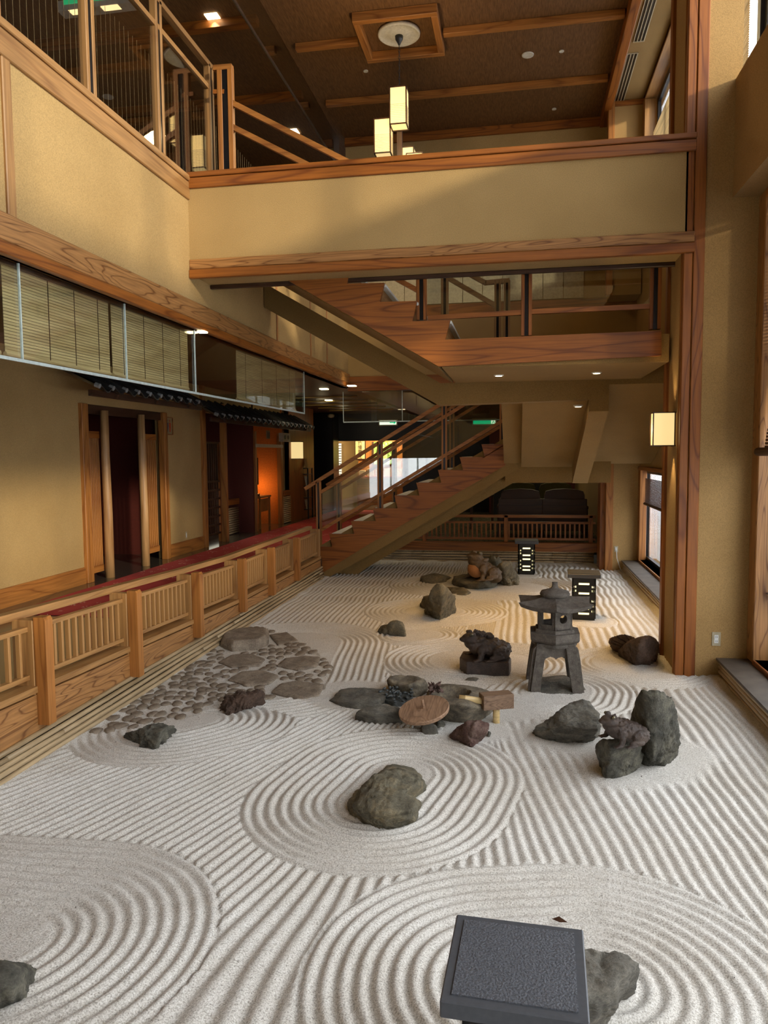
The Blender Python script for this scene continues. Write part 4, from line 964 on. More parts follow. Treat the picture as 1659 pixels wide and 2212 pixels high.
tag(rock_mesh([[Vector((a[0], a[1], z)) for a in pp for z in (-0.03, 0.035)]], sub=3, nz=0.004).obj('pebble_bed', 'pebble'), 'mound of dark grit under the pebbles', 'gravel', kind='stuff')
# ================================================================= GARDEN OBJECTS
# ---- wooden lid with a peg
lc = at(916, 1534, z=0.145); lid = thing('wooden_lid', 'round weathered wooden lid with a short upright peg, leaning on stones', 'lid', (lc.x, lc.y, 0.13))
Rl = Matrix.Translation(lc) @ Matrix.Rotation(math.radians(-9), 4, 'Y') @ Matrix.Rotation(math.radians(12), 4, 'X')
mb = MB().lathe((0, 0, 0), [(0.172, -0.016), (0.180, -0.010), (0.182, 0.010), (0.178, 0.015), (0.05, 0.016)], 48)
mb.v = [Rl @ v for v in mb.v]; mb.obj('lid_disc', 'lid_wood', lid)
mb = MB().tube([(0, 0, 0.01), (0.002, 0.004, 0.085)], 0.0105, 8); mb.v = [Rl @ v for v in mb.v]; mb.obj('peg', 'lid_wood', lid)
# ---- bamboo water spout: upright, block and pipe
sp = at(1072, 1560, z=0); spt = thing('water_spout', 'wooden block on a bamboo upright with a bamboo pipe over the basin', 'water spout', sp)
MB().tube([sp+Vector((0, 0, -0.05)), sp+Vector((0, 0, 0.17))], 0.0255, 16).obj('upright', 'bamboo_fresh', spt, True)
zb0 = at(1075, 1528, y=sp.y).z
bl = MB().bbox(-0.115, 0.115, -0.055, 0.055, 0, 0.105, 0.003)
Mb = Matrix.Translation((sp.x+0.0, sp.y, zb0)) @ Matrix.Rotation(math.radians(22), 4, 'Z')
bl.v = [Mb @ v for v in bl.v]; bl.obj('block', 'block_wood', spt)
pa = Mb @ Vector((-0.11, 0, 0.055)); pe = pa+Vector((-0.165, -0.00, 0.015))
MB().tube([pa, pa.lerp(pe, .7), pa.lerp(pe, .72), pa.lerp(pe, .74), pe], [0.0235, 0.0235, 0.026, 0.0235, 0.0235], 14).obj('pipe', 'bamboo_fresh', spt, True)
hc0 = at(940, 1487, z=0.19)
tag(rock_mesh([[hc0+Vector((a, b_, c)) for a in (-.03, .03) for b_ in (-.03, .03) for c in (-.02, .03)]], sub=4, nz=0.03, freq=30, ridge=0.02, seed=71).obj('driftwood_knot', 'rock_red'), 'small gnarled knot of wood on the rim of the basin', 'driftwood')

# ---- toads: ellipsoids fused by a voxel remesh, then warts
def blob(bm, c, r, rot=(0, 0, 0), sub=2):
    from mathutils import Euler
    M = Matrix.Translation(c) @ Euler(rot).to_matrix().to_4x4() @ Matrix.Diagonal((*r, 1))
    bmesh.ops.create_icosphere(bm, subdivisions=sub, radius=1, matrix=M)
def fuse(bm, voxel, smooth=3):
    me = bpy.data.meshes.new('tmp'); bm.to_mesh(me); bm.free()
    o = bpy.data.objects.new('tmp', me); C.objects.link(o)
    m = o.modifiers.new('r', 'REMESH'); m.mode = 'VOXEL'; m.voxel_size = voxel
    s_ = o.modifiers.new('s', 'SMOOTH'); s_.iterations = smooth; s_.factor = 0.5
    dg = bpy.context.evaluated_depsgraph_get(); ev = o.evaluated_get(dg); m2 = ev.to_mesh()
    mb = MB(); mb.v = [v.co.copy() for v in m2.vertices]; mb.f = [tuple(p.vertices) for p in m2.polygons]
    ev.to_mesh_clear(); bpy.data.objects.remove(o); bpy.data.meshes.remove(me); return mb
def toad(label, loc, heading, s, mat='toad_skin', sit=0.0, belly=None, seed=1, baby=False):
    t = thing('toad_statue', label, 'toad statue', loc)
    M = Matrix.Translation(loc) @ Matrix.Rotation(heading, 4, 'Z') @ Matrix.Scale(s, 4)
    P = Matrix.Rotation(-sit, 4, 'Y')            # raise the front
    def X(p): return P @ Vector(p)
    bm = bmesh.new()
    blob(bm, X((-0.05, 0, .23)), (.42, .30, .22), (0, -.22-sit, 0), 3)
    blob(bm, X((-.27, 0, .18)), (.25, .29, .18), (0, -sit, 0), 3)
    blob(bm, X((.20, 0, .28)), (.23, .25, .22), (0, -sit, 0), 3)
    blob(bm, X((.36, 0, .42)), (.21, .21, .13), (0, -.1-sit*.5, 0), 3)      # head
    blob(bm, X((.52, 0, .42)), (.10, .11, .055), (0, -.05, 0), 3)
    blob(bm, X((.34, 0, .33)), (.17, .19, .13), (0, 0, 0), 3)                # throat
    for k in (-1, 1):
        blob(bm, X((.36, k*.125, .545)), (.07, .05, .055))
        blob(bm, X((.20, k*.20, .44)), (.11, .045, .055), (0, .3, 0))        # parotid gland
        sh = X((.20, k*.25, .22)); 
        blob(bm, sh, (.11, .08, .12)); blob(bm, (sh.x+.02, k*.29, sh.z*.62), (.065, .06, .12)); blob(bm, (sh.x+.05, k*.30, .085), (.06, .05, .085))
        blob(bm, (sh.x+.10, k*.31, .03), (.09, .07, .032))
        for f in (-.5, 0, .5): blob(bm, (sh.x+.18, k*.31+f*.09, .02), (.05, .018, .018), (0, 0, f*.5))
        blob(bm, (-.22, k*.27, .16), (.22, .11, .15), (0, -.2, k*.25), 3)     # thigh
        blob(bm, (-.10, k*.35, .07), (.17, .06, .065), (0, 0, k*-.2))
        blob(bm, (.02, k*.38, .03), (.13, .065, .03))
        for f in (-.6, 0, .6): blob(bm, (.13, k*.38+f*.07, .02), (.06, .018, .018), (0, 0, f*.5))
    r = random.Random(seed)
    mb = fuse(bm, 0.013, 3)
    A_ = np.array([v[:] for v in mb.v]); cand = [i for i in range(len(A_)) if (A_[i, 0] < .24 and A_[i, 2] > .13 and not (abs(A_[i, 1]) < .1 and A_[i, 0] > .22))]
    cen = Vector((-.08, 0, .16)); dsp = np.zeros(len(A_))
    for _ in range(150):
        c0_ = A_[r.choice(cand)]; w = r.uniform(.014, .034); dd = ((A_-c0_)**2).sum(1); dsp = np.maximum(dsp, w*.85*np.exp(-dd/(2*(w*.62)**2)))
    mb.v = [v+(v-cen).normalized()*float(q_) for v, q_ in zip(mb.v, dsp)]
    mb.v = [M @ v for v in mb.v]; mb.obj('body', mat, t, True)
    for k in (-1, 1):
        c = X((.395, k*.158, .55)); e = MB(); V, Fc = ICO[3]
        e.v = [M @ (Vector(v)*.036+c) for v in V]; e.f = list(Fc); eo = e.obj('eye', 'bronze_eye', t, True)
        e = MB(); e.v = [M @ (Vector((v[0]*.017, v[1]*.010, v[2]*.012))+c+Vector((.004, k*.031, 0))) for v in V]; e.f = list(Fc); e.obj('pupil', 'black', eo, True)
    if belly:
        e = MB(); V, Fc = ICO[4]; c = X((.20, 0, .20)); e.v = [M @ (Matrix.Rotation(-.3-sit, 3, 'Y') @ Vector((v[0]*.215, v[1]*.205, v[2]*.20))+c+Vector((.05, 0, -.02))) for v in V]; e.f = list(Fc); e.obj('belly', belly, t, True)
    if baby:
        bm = bmesh.new(); b0 = Vector((.10, 0, .50))
        blob(bm, b0, (.17, .085, .07), (0, -.30, 0)); blob(bm, b0+Vector((.15, 0, .06)), (.075, .07, .045)); blob(bm, b0+Vector((-.12, 0, -.03)), (.12, .09, .06))
        for k in (-1, 1):
            blob(bm, b0+Vector((.16, k*.05, .10)), (.025, .022, .022)); blob(bm, b0+Vector((.06, k*.09, -.03)), (.05, .03, .05)); blob(bm, b0+Vector((-.14, k*.09, -.03)), (.09, .04, .05))
        mb = fuse(bm, 0.009, 1)
        for i_, v in enumerate(mb.v): mb.v[i_] = v+Vector((0, 0, .016))*max(0, noise.noise(v*38)+.1)*2
        mb.v = [M @ v for v in mb.v]; mb.obj('young_toad', 'toad_skin', t, True)
    return t
plain('bronze_eye', (0.20, 0.17, 0.10), 0.25, 0.5)
tp = at(1047, 1430, z=0.11); 
pl = [at(*q, z=0) for q in ((993, 1445), (1007, 1457), (1100, 1459), (1104, 1448), (1092, 1432), (1000, 1432))]
plinth_h = 0.115
o = MB().prism([p+Vector((0, 0, -0.03)) for p in pl], (0, 0, plinth_h+0.03)); bm = bmesh.new()
q = tag(o.obj('plinth', 'toad_skin'), 'dark cast slab under the largest toad, in mid garden', 'plinth')
bv = q.modifiers.new('bevel', 'BEVEL'); bv.width = 0.012; bv.segments = 2
cx = sum((p.x for p in pl))/6; cyy = sum((p.y for p in pl))/6
toad('largest dark warty toad statue on a slab, facing left with young on back', (cx+0.015, cyy-0.01, plinth_h-0.004), math.radians(200), 0.42, baby=True, seed=2)
c2 = at(1336, 1598, z=0.25)
toad('dark knobbly toad statue sitting on the rock pedestal at right', (c2.x+0.035, c2.y+0.03, 0.232), math.radians(203), 0.285, seed=4, sit=0.10)
c3 = at(1036, 1250, z=0.15)
toad('far brown toad with orange belly sitting up on the low boulder', (c3.x+.02, c3.y, 0.15), math.radians(215), 0.58, 'toad_far', sit=0.42, belly='toad_belly', seed=6)

# ---- stone snow viewing lantern
sl = at(1198, 1487, z=0.0); SLx, SLy = sl.x, sl.y+0.10
stl = thing('stone_lantern', 'grey stone garden lantern on arched legs with hexagonal roof', 'lantern', (SLx, SLy, 0.0))
def hexa(r0, z0, r1, z1, rot=0.0, n=6):
    mb = MB(); vs = []
    for r_, z in ((r0, z0), (r1, z1)): vs += [(SLx+r_*math.cos(rot+2*math.pi*j/n-math.pi/2), SLy+r_*math.sin(rot+2*math.pi*j/n-math.pi/2), z) for j in range(n)]
    return mb.add(vs, [tuple(range(n-1, -1, -1)), tuple(range(n, 2*n))]+[(j, (j+1) % n, (j+1) % n+n, j+n) for j in range(n)])
ho = 0.0
# arched base: four panels with a pointed arch opening
arch = []
def archpts():
    o_ = [(-.225, 0), (-.195, .26), (-.18, .345), (-.13, .385), (.13, .385), (.18, .345), (.195, .26), (.225, 0), (.14, 0), (.125, .12), (.115, .20), (.085, .265), (.045, .285), (.015, .275), (0, .262),
          (-.015, .275), (-.045, .285), (-.085, .265), (-.115, .20), (-.125, .12), (-.14, 0)]
    return o_
lgs = MB()
for k in range(4):
    Rk = Matrix.Rotation(math.radians(90*k+2), 3, 'Z')
    for (x, z) in (): pass
    A_ = [Rk @ Vector((x, -0.205+z*0.14, z)) for x, z in archpts()]
    inn = Rk @ Vector((0, 0.075, 0))
    lgs = MB()
    pts = [p+Vector((SLx, SLy, -0.0)) for p in A_]
    # split into convex strips so that the arch stays open
    def quad(ids): lgs.prism([pts[i] for i in ids], inn)
    for ids in ([0, 1, 19, 20], [1, 2, 18, 19], [2, 17, 18], [2, 3, 16, 17], [3, 14, 15, 16], [3, 4, 14], [4, 12, 13, 14], [4, 5, 11, 12], [5, 10, 11], [5, 6, 9, 10], [6, 7, 8, 9]): quad(ids)
    lgs.obj('arched_leg', 'lantern_stone', stl)
MB().lathe((SLx, SLy, 0), [(0.10, .30), (.185, .36), (.17, .395), (.08, .40)], 28).obj('leg_cap', 'lantern_stone', stl, True)
hexa(.215, .392, .228, .41, ho).obj('platform', 'lantern_stone', stl); hexa(.228, .41, .228, .47, ho).obj('platform', 'lantern_stone', stl)
hexa(.185, .47, .175, .495, ho).obj('platform_step', 'lantern_stone', stl)
fb = MB(); rb_ = .152; z0, z1 = .495, .665
for j in range(6):
    a0 = ho+2*math.pi*j/6-math.pi/2; a1 = a0+math.pi/3
    p0 = Vector((SLx+rb_*math.cos(a0), SLy+rb_*math.sin(a0), 0)); p1 = Vector((SLx+rb_*math.cos(a1), SLy+rb_*math.sin(a1), 0)); e = (p1-p0); n_ = Vector((-(p1+p0-2*Vector((SLx, SLy, 0))).x, -(p1+p0-2*Vector((SLx, SLy, 0))).y, 0)).normalized()*0.022
    def side(u0, u1, za, zb_): fb.prism([p0+e*u0+Vector((0, 0, za)), p0+e*u1+Vector((0, 0, za)), p0+e*u1+Vector((0, 0, zb_)), p0+e*u0+Vector((0, 0, zb_))], n_)
    if j % 2 == 0:     # round window
        cz = (z0+z1)/2+.005; rr = .036; m_ = 16; L = e.length; uc = .5
        ring_o = [(uc+((.5) * (1 if math.cos(t) > 0 else -1) if abs(math.cos(t)) > abs(math.sin(t)) else .5*math.cos(t)/abs(math.sin(t))), cz+((.085) * (1 if math.sin(t) > 0 else -1) if abs(math.sin(t)) >= abs(math.cos(t)) else .085*math.sin(t)/abs(math.cos(t)))) for t in [2*math.pi*(i+.5)/m_ for i in range(m_)]]
        ring_i = [(uc+rr/L*math.cos(t), cz+rr*math.sin(t)) for t in [2*math.pi*(i+.5)/m_ for i in range(m_)]]
        for i in range(m_):
            k2 = (i+1) % m_; fb.prism([p0+e*u_+Vector((0, 0, z_)) for u_, z_ in (ring_o[i], ring_o[k2], ring_i[k2], ring_i[i])], n_)
    else:
        side(0, .2, z0, z1); side(.8, 1, z0, z1); side(.2, .8, z0, z0+.04); side(.2, .8, z1-.03, z1)
    fb.prism([p0+e*(-.03)-n_*.2+Vector((0, 0, z0)), p0+e*.07-n_*.35+Vector((0, 0, z0)), p0+e*.07-n_*.35+Vector((0, 0, z1)), p0+e*(-.03)-n_*.2+Vector((0, 0, z1))], n_*.8)
fb.obj('fire_box', 'lantern_stone', stl)
# curved hexagonal roof
rf = MB(); n = 6; seg = 6; levels = [(.325, .665), (.345, .70), (.27, .716), (.19, .735), (.11, .752), (.05, .757)]
vs = []
for li, (r_, z) in enumerate(levels):
    for j in range(n*seg):
        ja = j/seg; k0 = int(ja); f_ = ja-k0
        a0 = 2*math.pi*k0/n-math.pi/2; a1 = a0+2*math.pi/n
        x = (1-f_)*math.cos(a0)+f_*math.cos(a1); y = (1-f_)*math.sin(a0)+f_*math.sin(a1)
        lift = (abs(f_-.5)*2)**2.2*(.028 if li < 2 else .018 if li == 2 else .006)
        bow = 1-(0.05*(1-(abs(f_-.5)*2)**2) if li < 3 else 0)
        vs.append((SLx+x*r_*bow, SLy+y*r_*bow, z+lift))
m_ = n*seg; rf.add(vs, [tuple(range(m_-1, -1, -1)), tuple(range((len(levels)-1)*m_, len(levels)*m_))]+[(l*m_+j, l*m_+(j+1) % m_, (l+1)*m_+(j+1) % m_, (l+1)*m_+j) for l in range(len(levels)-1) for j in range(m_)])
rf.obj('roof', 'lantern_stone', stl)
MB().lathe((SLx, SLy, .742), [(.07, 0), (.112, .012), (.125, .035), (.112, .058), (.07, .070), (.035, .082), (.024, .10), (.023, .125), (.025, .132), (.012, .133)], 28).obj('finial', 'lantern_stone', stl, True)

# ---- black box lanterns with horizontal light slots
def box_lantern(label, x, y, rot, slab_mat=('granite_edge', 'granite')):
    t = thing('box_lantern', label, 'lantern', (x, y, 0)); M = Matrix.Translation((x, y, 0)) @ Matrix.Rotation(rot, 4, 'Z')
    def ob(mb, n_, m_, par=t): mb.v = [M @ v for v in mb.v]; return mb.obj(n_, m_, par)
    ob(box(-.125, .125, -.125, .125, 0.0, .02), 'foot', 'lantern_black')
    hw = .135; th = .018
    A_ = [.075, .134, .25, .313, .425]; B_ = [.104, .164, .224, .343, .39]; sh_ = .024
    for side in range(4):
        Rk = Matrix.Rotation(side*math.pi/2, 4, 'Z'); mb = MB()
        zc = .02
        ev = sorted([(z-sh_/2, z+sh_/2, 'A') for z in A_]+[(z-sh_/2, z+sh_/2, 'B') for z in (B_ if side % 2 else B_)])
        for (a, b_, kd) in ev:
            mb.box(-hw, hw, -hw, -hw+th, zc, a)
            if kd == 'A': mb.box(-hw, -.06, -hw, -hw+th, a, b_); mb.box(.06, hw, -hw, -hw+th, a, b_)
            else: mb.box(-.088, .088, -hw, -hw+th, a, b_)
            zc = b_
        mb.box(-hw, hw, -hw, -hw+th, zc, .50)
        mb.v = [Rk @ v for v in mb.v]; ob(mb, 'slotted_panel', 'lantern_black')
    ob(box(-.095, .095, -.095, .095, .03, .48), 'light_core', 'slot_glow')
    s_ = ob(MB().bbox(-.187, .187, -.187, .187, .50, .548, .004), 'top_slab', slab_mat[0])
    ob(box(-.160, .160, -.160, .160, .548, .5515), 'slab_inlay', slab_mat[1], s_)
    light('lantern_light', 'POINT', (x, y, .25), 0.6, (1, .8, .4), .05)
    return t
c_ = [at(*q, z=.55) for q in ((954, 2157), (992, 1974), (1258, 2010), (1266, 2203))]; cn = sum(c_, Vector())/4
ax_ = (c_[3]-c_[0]); box_lantern('nearest black lantern, granite topped, cut by the bottom edge', cn.x, cn.y, math.atan2(ax_.y, ax_.x))
b2 = at(1262, 1339, z=0); box_lantern('lit black slotted lantern behind the stone lantern', b2.x, b2.y+.12, -0.06, ('granite_edge', 'granite_edge'))
b3 = at(1137, 1241, z=0); box_lantern('farthest lit black slotted lantern beside the far boulders', b3.x, b3.y+.12, 0.0, ('granite_edge', 'granite_edge'))

# ================================================================= WALL FITTINGS
# sconce on the pier
sc = at(1428, 928, y=7.08); scx = XP
s1 = thing('wall_sconce', 'lit paper box lamp on the side of the right pier', 'wall lamp', (scx-0.02, 7.15, sc.z))
zc0, zc1 = at(1430, 962, y=7.15).z, at(1430, 893, y=7.15).z
MB().bbox(scx-0.19, scx-0.005, 7.08, 7.22, zc0, zc1, 0.003).obj('paper_shade', 'lamp_paper', s1)
f = MB()
for x in (scx-0.195, scx-0.01):
    for y in (7.075, 7.218): f.box(x-.004, x+.006, y-.004, y+.006, zc0-.01, zc1+.01)
for z in (zc0-.008, zc1): f.box(scx-0.197, scx, 7.073, 7.226, z, z+.009)
f.obj('frame', 'dark_z', s1)
light('sconce_light', 'POINT', (scx-.26, 7.15, (zc0+zc1)/2), 1.5, (1, .75, .38), .05)
light('sconce_light', 'SPOT', (scx-.07, 7.15, zc0-.03), 14, (1, .72, .32), .03, target=(scx-.02, 7.15, 0), spot_size=1.0, spot_blend=.7)
light('sconce_light', 'SPOT', (scx-.07, 7.15, zc1+.03), 8, (1, .72, .32), .03, target=(scx-.02, 7.15, 4), spot_size=1.0, spot_blend=.7)
# outlets and switches
def outlet(label, c, n, w=.07, h=.12, holes=2, kind='outlet'):
    c = Vector(c); n = Vector(n); sd = Vector((0, 0, 1)).cross(n)
    t = thing('wall_'+kind, label, kind, c)
    def bx(a, b_, z0, z1, d0, d1, nm, mt, par=t):
        mb = MB().prism([c+sd*a+n*d0+Vector((0, 0, z0)), c+sd*b_+n*d0+Vector((0, 0, z0)), c+sd*b_+n*d0+Vector((0, 0, z1)), c+sd*a+n*d0+Vector((0, 0, z1))], n*(d1-d0)); return mb.obj(nm, mt, par)
    bx(-w/2, w/2, -h/2, h/2, 0, .006, 'cover_plate', 'ivory')
    ins = bx(-w*.24, w*.24, -h*.30, h*.30, .006, .009, 'insert', 'white_plastic')
    for k in range(holes):
        z = (k-.5)*h*.3
        for a in (-.007, .005): bx(a, a+.003, z-.006, z+.006, .009, .0095, 'slot', 'black', ins)
    return t
o1 = at(1547, 1380, y=6.82); outlet('twin power outlet on the plaster pier at right', o1, (0, -1, 0))
o2 = at(1331, 1186, y=12.85); outlet('small outlet with a white plug on the far pier', o2, (0, -1, 0), .06, .10)
mb = MB().tube([Vector(o2)+Vector((0, -.03, 0)), Vector(o2)+Vector((.01, -.04, -.15)), Vector(o2)+Vector((.06, -.02, -.3)), Vector((o2.x+.07, 12.8, 0.01))], .006, 6)
tag(mb.obj('power_cable', 'white_plastic'), 'thin white cable hanging from the outlet on the far pier', 'cable')
o3 = at(402, 1156, x=XL); outlet('narrow white switch on the plaster wall beside the doorway', o3, (1, 0, 0), .05, .11, 0, 'switch')
o4 = at(257, 1058, x=XL-1.78); outlet('dim switch plate inside the dark doorway', (XL-1.79, o4.y, o4.z), (1, 0, 0), .07, .12, 0, 'switch')
# restroom sign
rs0 = at(364, 920, x=XL+0.02); sg = thing('restroom_sign', 'framed square sign with a blue and a red figure', 'sign', rs0)
def figure(c, col, h):
    mb = MB(); V, Fc = ICO[2]; mb.v = [c+Vector((.004*v[0], .020*v[1], h*.42+.02*v[2])) for v in V]; mb.f = list(Fc)
    mb.prism([c+Vector((0, a, b_)) for a, b_ in ((-.012, -h*.5), (.012, -h*.5), (.03, 0), (.026, h*.26), (-.026, h*.26), (-.03, 0))], (.004, 0, 0)); return mb.obj('figure', col, sg)
plain('sign_blue', (.01, .02, .12), .6); plain('sign_red', (.45, .05, .01), .6); plain('sign_board', (.30, .22, .10), .7)
box(XL+.005, XL+.02, rs0.y-.13, rs0.y+.13, rs0.z-.13, rs0.z+.13).obj('board', 'sign_board', sg)
f = MB(); 
for a in (-.14, .125): f.box(XL+.005, XL+.03, rs0.y+a, rs0.y+a+.015, rs0.z-.14, rs0.z+.14); f.box(XL+.005, XL+.03, rs0.y-.14, rs0.y+.14, rs0.z+a, rs0.z+a+.015)
f.obj('frame', 'redwood_y', sg)
figure(Vector((XL+.02, rs0.y-.045, rs0.z)), 'sign_blue', .19); figure(Vector((XL+.02, rs0.y+.045, rs0.z)), 'sign_red', .19)

# ---- log doorway with slatted side panels
for i, (px, py, top_) in enumerate(((238, 1247, 2.55), (315, 1222, 2.55))):
    a = at(px, py, z=0.35)
    tag(MB().tube([(a.x, a.y, .35), (a.x+.004, a.y, 1.2), (a.x, a.y-.006, 2.0), (a.x, a.y, 2.55)], [.062, .058, .055, .052], 14).obj('log_post', 'log', smooth=True),
        ('left' if i == 0 else 'right')+' debarked log post of the dark doorway', 'post')
def lattice(label, y0, y1, z0, z1, n, x=XL-.03):
    t = thing('slat_screen', label, 'screen', (x, (y0+y1)/2, z0))
    MB().bbox(x-.02, x+.02, y0, y1, z0, z0+.09, .003).obj('bottom_rail', 'cedar_y', t)
    MB().bbox(x-.02, x+.02, y0, y1, z1-.09, z1, .003).obj('top_rail', 'redwood_y', t)
    me = MB().bbox(-.014, .014, -.013, .013, 0, z1-z0-.18, .002).mesh('slat', 'cedar_z')
    for k in range(n): piece('slat', me, t, (0, y0+(y1-y0)*(k+.5)/n-(y0+y1)/2, .09))
lattice('slatted screen left of the log doorway', 8.77, 9.08, .44, 2.28, 8)
lattice('slatted screen right of the log doorway', 10.20, 10.66, .50, 2.28, 8)
box(XL-.04, XL, 8.7, 10.8, 2.50, 2.62).obj('x', 'dark_y')['kind'] = 'structure'; bpy.data.objects['x'].name = 'trim_50'; bpy.data.objects['trim_50']['label'] = 'lintel over the log doorway'; bpy.data.objects['trim_50']['category'] = 'trim'
# ---- tiled eaves
def eave(label, y0, y1, z0, n, x_in=XL, depth=.62, mat='roof_tile', shine=None):
    t = thing('tiled_eave', label, 'eave', (x_in, (y0+y1)/2, z0), )
    w = (y1-y0)/n; r = w*.5
    prof = MB(); sl = .30
    pts = []
    for i in range(9):
        u_ = i/8; pts.append((u_*w, .03*math.cos(u_*2*math.pi)+.018*math.sin(u_*math.pi*2)))
    vs = []; 
    for xx, zz in ((0, sl), (depth, 0)):
        for th in (0, .016): vs += [(xx, a, zz+b_+th) for a, b_ in pts]
    m_ = len(pts); fs = []
    for i in range(m_-1): fs += [(i, i+1, 2*m_+i+1, 2*m_+i), (m_+i, 3*m_+i, 3*m_+i+1, m_+i+1), (2*m_+i, 2*m_+i+1, 3*m_+i+1, 3*m_+i)]
    me = MB().add(vs, fs).mesh('roof_tile', mat)
    cap_ = MB(); cap_.tube([(depth+.004, 0, .030), (depth-.05, 0, .050)], .030, 10)
    mc = cap_.mesh('tile_end_lit', 'tile_end_lit')
    for k in range(n):
        o = piece('roof_tile', me, t, (0, y0+k*w-(y0+y1)/2, 0)); piece('tile_end_lit', mc, o, (0, 0, 0))
    for k in range(max(3, n//3)):
        y = y0+(y1-y0)*(k+.5)/max(3, n//3)-(y0+y1)/2
        MB().beam(Vector((0.0, y, sl-.05))+t.location, Vector((depth-.06, y, -.05))+t.location, .05, .05).obj('rafter', 'dark_x', t)
    MB().beam(Vector((depth-.12, -(y1-y0)/2, -.04))+t.location, Vector((depth-.12, (y1-y0)/2, -.04))+t.location, .05, .07).obj('purlin', 'dark_y', t)
    return t
e1 = at(445, 873, x=XL+.62)
q0, q1 = at(215, 838, x=XL+.62), at(448, 873, x=XL+.62)
eave('small dark tiled eave over the log doorway', q0.y, q1.y, q1.z-.02, 10)
e2 = at(560, 897, x=XL+.5)
q0, q1 = at(470, 893, x=XL+.55), at(680, 923, x=XL+.55)
eave('long tiled eave with tile ends coloured as sky-lit over the far recess', q0.y, q1.y, q1.z-.03, 20, depth=.55)
# ---- far recess: slatted standing screen, post, bamboo skirting, doorway with glow
pz = at(488, 1170, z=.35); tag(MB().bbox(pz.x-.05, pz.x+.05, pz.y-.05, pz.y+.05, .35, 2.9).obj('square_post', 'cedar_z'), 'slim square timber post at the corner of the far recess', 'post')
scr = thing('folding_screen', 'dark slatted standing screen, light showing through its lower half', 'screen', (XL-.1, 12.9, .35))
ya, yb2 = 12.52, 13.28
for k in range(9):
    y = ya+(yb2-ya)*k/8; MB().box(XL-.12, XL-.09, y-.018, y+.018, .50, 2.2).obj('slat', 'dark_z', scr)
for z in (.50, .66, .82, .98, 1.14, 1.30, 1.46, 2.17): box(XL-.125, XL-.085, ya, yb2, z, z+.035).obj('crosspiece', 'dark_y', scr)
for y in (ya, yb2): box(XL-.13, XL-.08, y-.025, y+.025, .35, 2.2).obj('leg', 'redwood_z', scr)
tag(box(XL-.42, XL-.40, 12.9, 14.2, .5, 1.35).obj('light_panel', 'shoji_glow'), 'glowing paper panel behind the slatted standing screen', 'lamp')
def skirting(label, x, y0, y1, z1):
    t = thing('bamboo_skirting', label, 'skirting', (x, (y0+y1)/2, .35))
    n = int((z1-.37)/.045)
    for k in range(n): MB().tube([(x, y0, .38+k*.045), (x, y1, .38+k*.045)], .019, 8).obj('bamboo_pole', 'bamboo', t, True)
    MB().bbox(x-.1, x+.03, y0, y1, z1, z1+.12).obj('cap', 'redwood_y', t)
skirting('low bamboo skirting inside the far recess', XL-.32, 14.0, 14.78, .95)
skirting('low bamboo skirting beyond the orange doorway', XL+.02, 16.75, 17.3, 1.0)
og = thing('door_1', 'doorway lit orange with a folded door rail above', 'doorway', (XL, 15.7, .35), kind='structure')
MB().bbox(XL-.06, XL+.04, 14.88, 14.98, .35, 2.45).obj('jamb', 'cedar_z', og); MB().bbox(XL-.06, XL+.04, 16.6, 16.72, .35, 2.45).obj('jamb', 'cedar_z', og)
box(XL-.05, XL+.06, 14.9, 16.7, 2.12, 2.19).obj('door_rail', 'ivory', og)
box(XL-.75, XL-.7, 14.9, 17.1, .35, 2.5).obj('back_wall', 'orange_wall', og) if 'orange_wall' in MATS else (plain('orange_wall', (.55, .17, .03), .8), box(XL-1.9, XL, 16.8, 16.85, .35, ZL).obj('back_wall', 'orange_wall', og))
light('alcove_light', 'POINT', (XL-.55, 16.45, 1.25), 9, (1, .45, .10), .08)
dk = thing('side_table', 'small slatted side table inside the orange doorway', 'table', (XL-.35, 15.5, .35))
MB().bbox(XL-.45, XL-.08, 15.5, 16.2, 1.02, 1.06).obj('tabletop', 'cedar_y', dk)
for y in (15.53, 16.17): box(XL-.14, XL-.10, y-.02, y+.02, .35, 1.02).obj('leg', 'cedar_z', dk)
for k in range(12): box(XL-.13, XL-.11, 15.57+k*.05, 15.588+k*.05, .72, 1.0).obj('slat', 'cedar_z', dk)
tag(MB().bbox(XL-.45, XL-.30, 15.95, 16.01, 1.3, 1.9).obj('wall_screen', 'black'), 'black flat screen standing dark in the orange doorway', 'screen')
ph = MB().bbox(XL-.36, XL-.20, 15.6, 15.8, 1.06, 1.11, .01); ph.tube([(XL-.28, 15.57, 1.14), (XL-.28, 15.83, 1.14)], .022, 8); tag(ph.obj('telephone', 'black'), 'black desk telephone on the small side table', 'telephone')
s3 = thing('restroom_sign', 'tiny white square sign above the orange doorway', 'sign', (XL+.01, 15.7, 2.3))
s3p = at(580, 939, x=XL+.02); box(XL+.0, XL+.02, s3p.y-.1, s3p.y+.1, s3p.z-.09, s3p.z+.09).obj('board', 'sign_board', s3)
for k, m_ in ((-1, 'black'), (1, 'black')): box(XL+.02, XL+.024, s3p.y+k*.045-.02, s3p.y+k*.045+.02, s3p.z-.07, s3p.z+.05).obj('figure', m_, s3)
s4p = at(612, 945, x=XL+.02); s4 = thing('wall_box', 'beige control box with two dark dials beside the doorway', 'control box', s4p)
box(XL, XL+.1, s4p.y-.28, s4p.y+.28, s4p.z-.1, s4p.z+.1).obj('case', 'ivory', s4)
for k in (-1, 1): MB().tube([(XL+.1, s4p.y+k*.12, s4p.z), (XL+.11, s4p.y+k*.12, s4p.z)], .05, 12).obj('dial', 'black', s4)
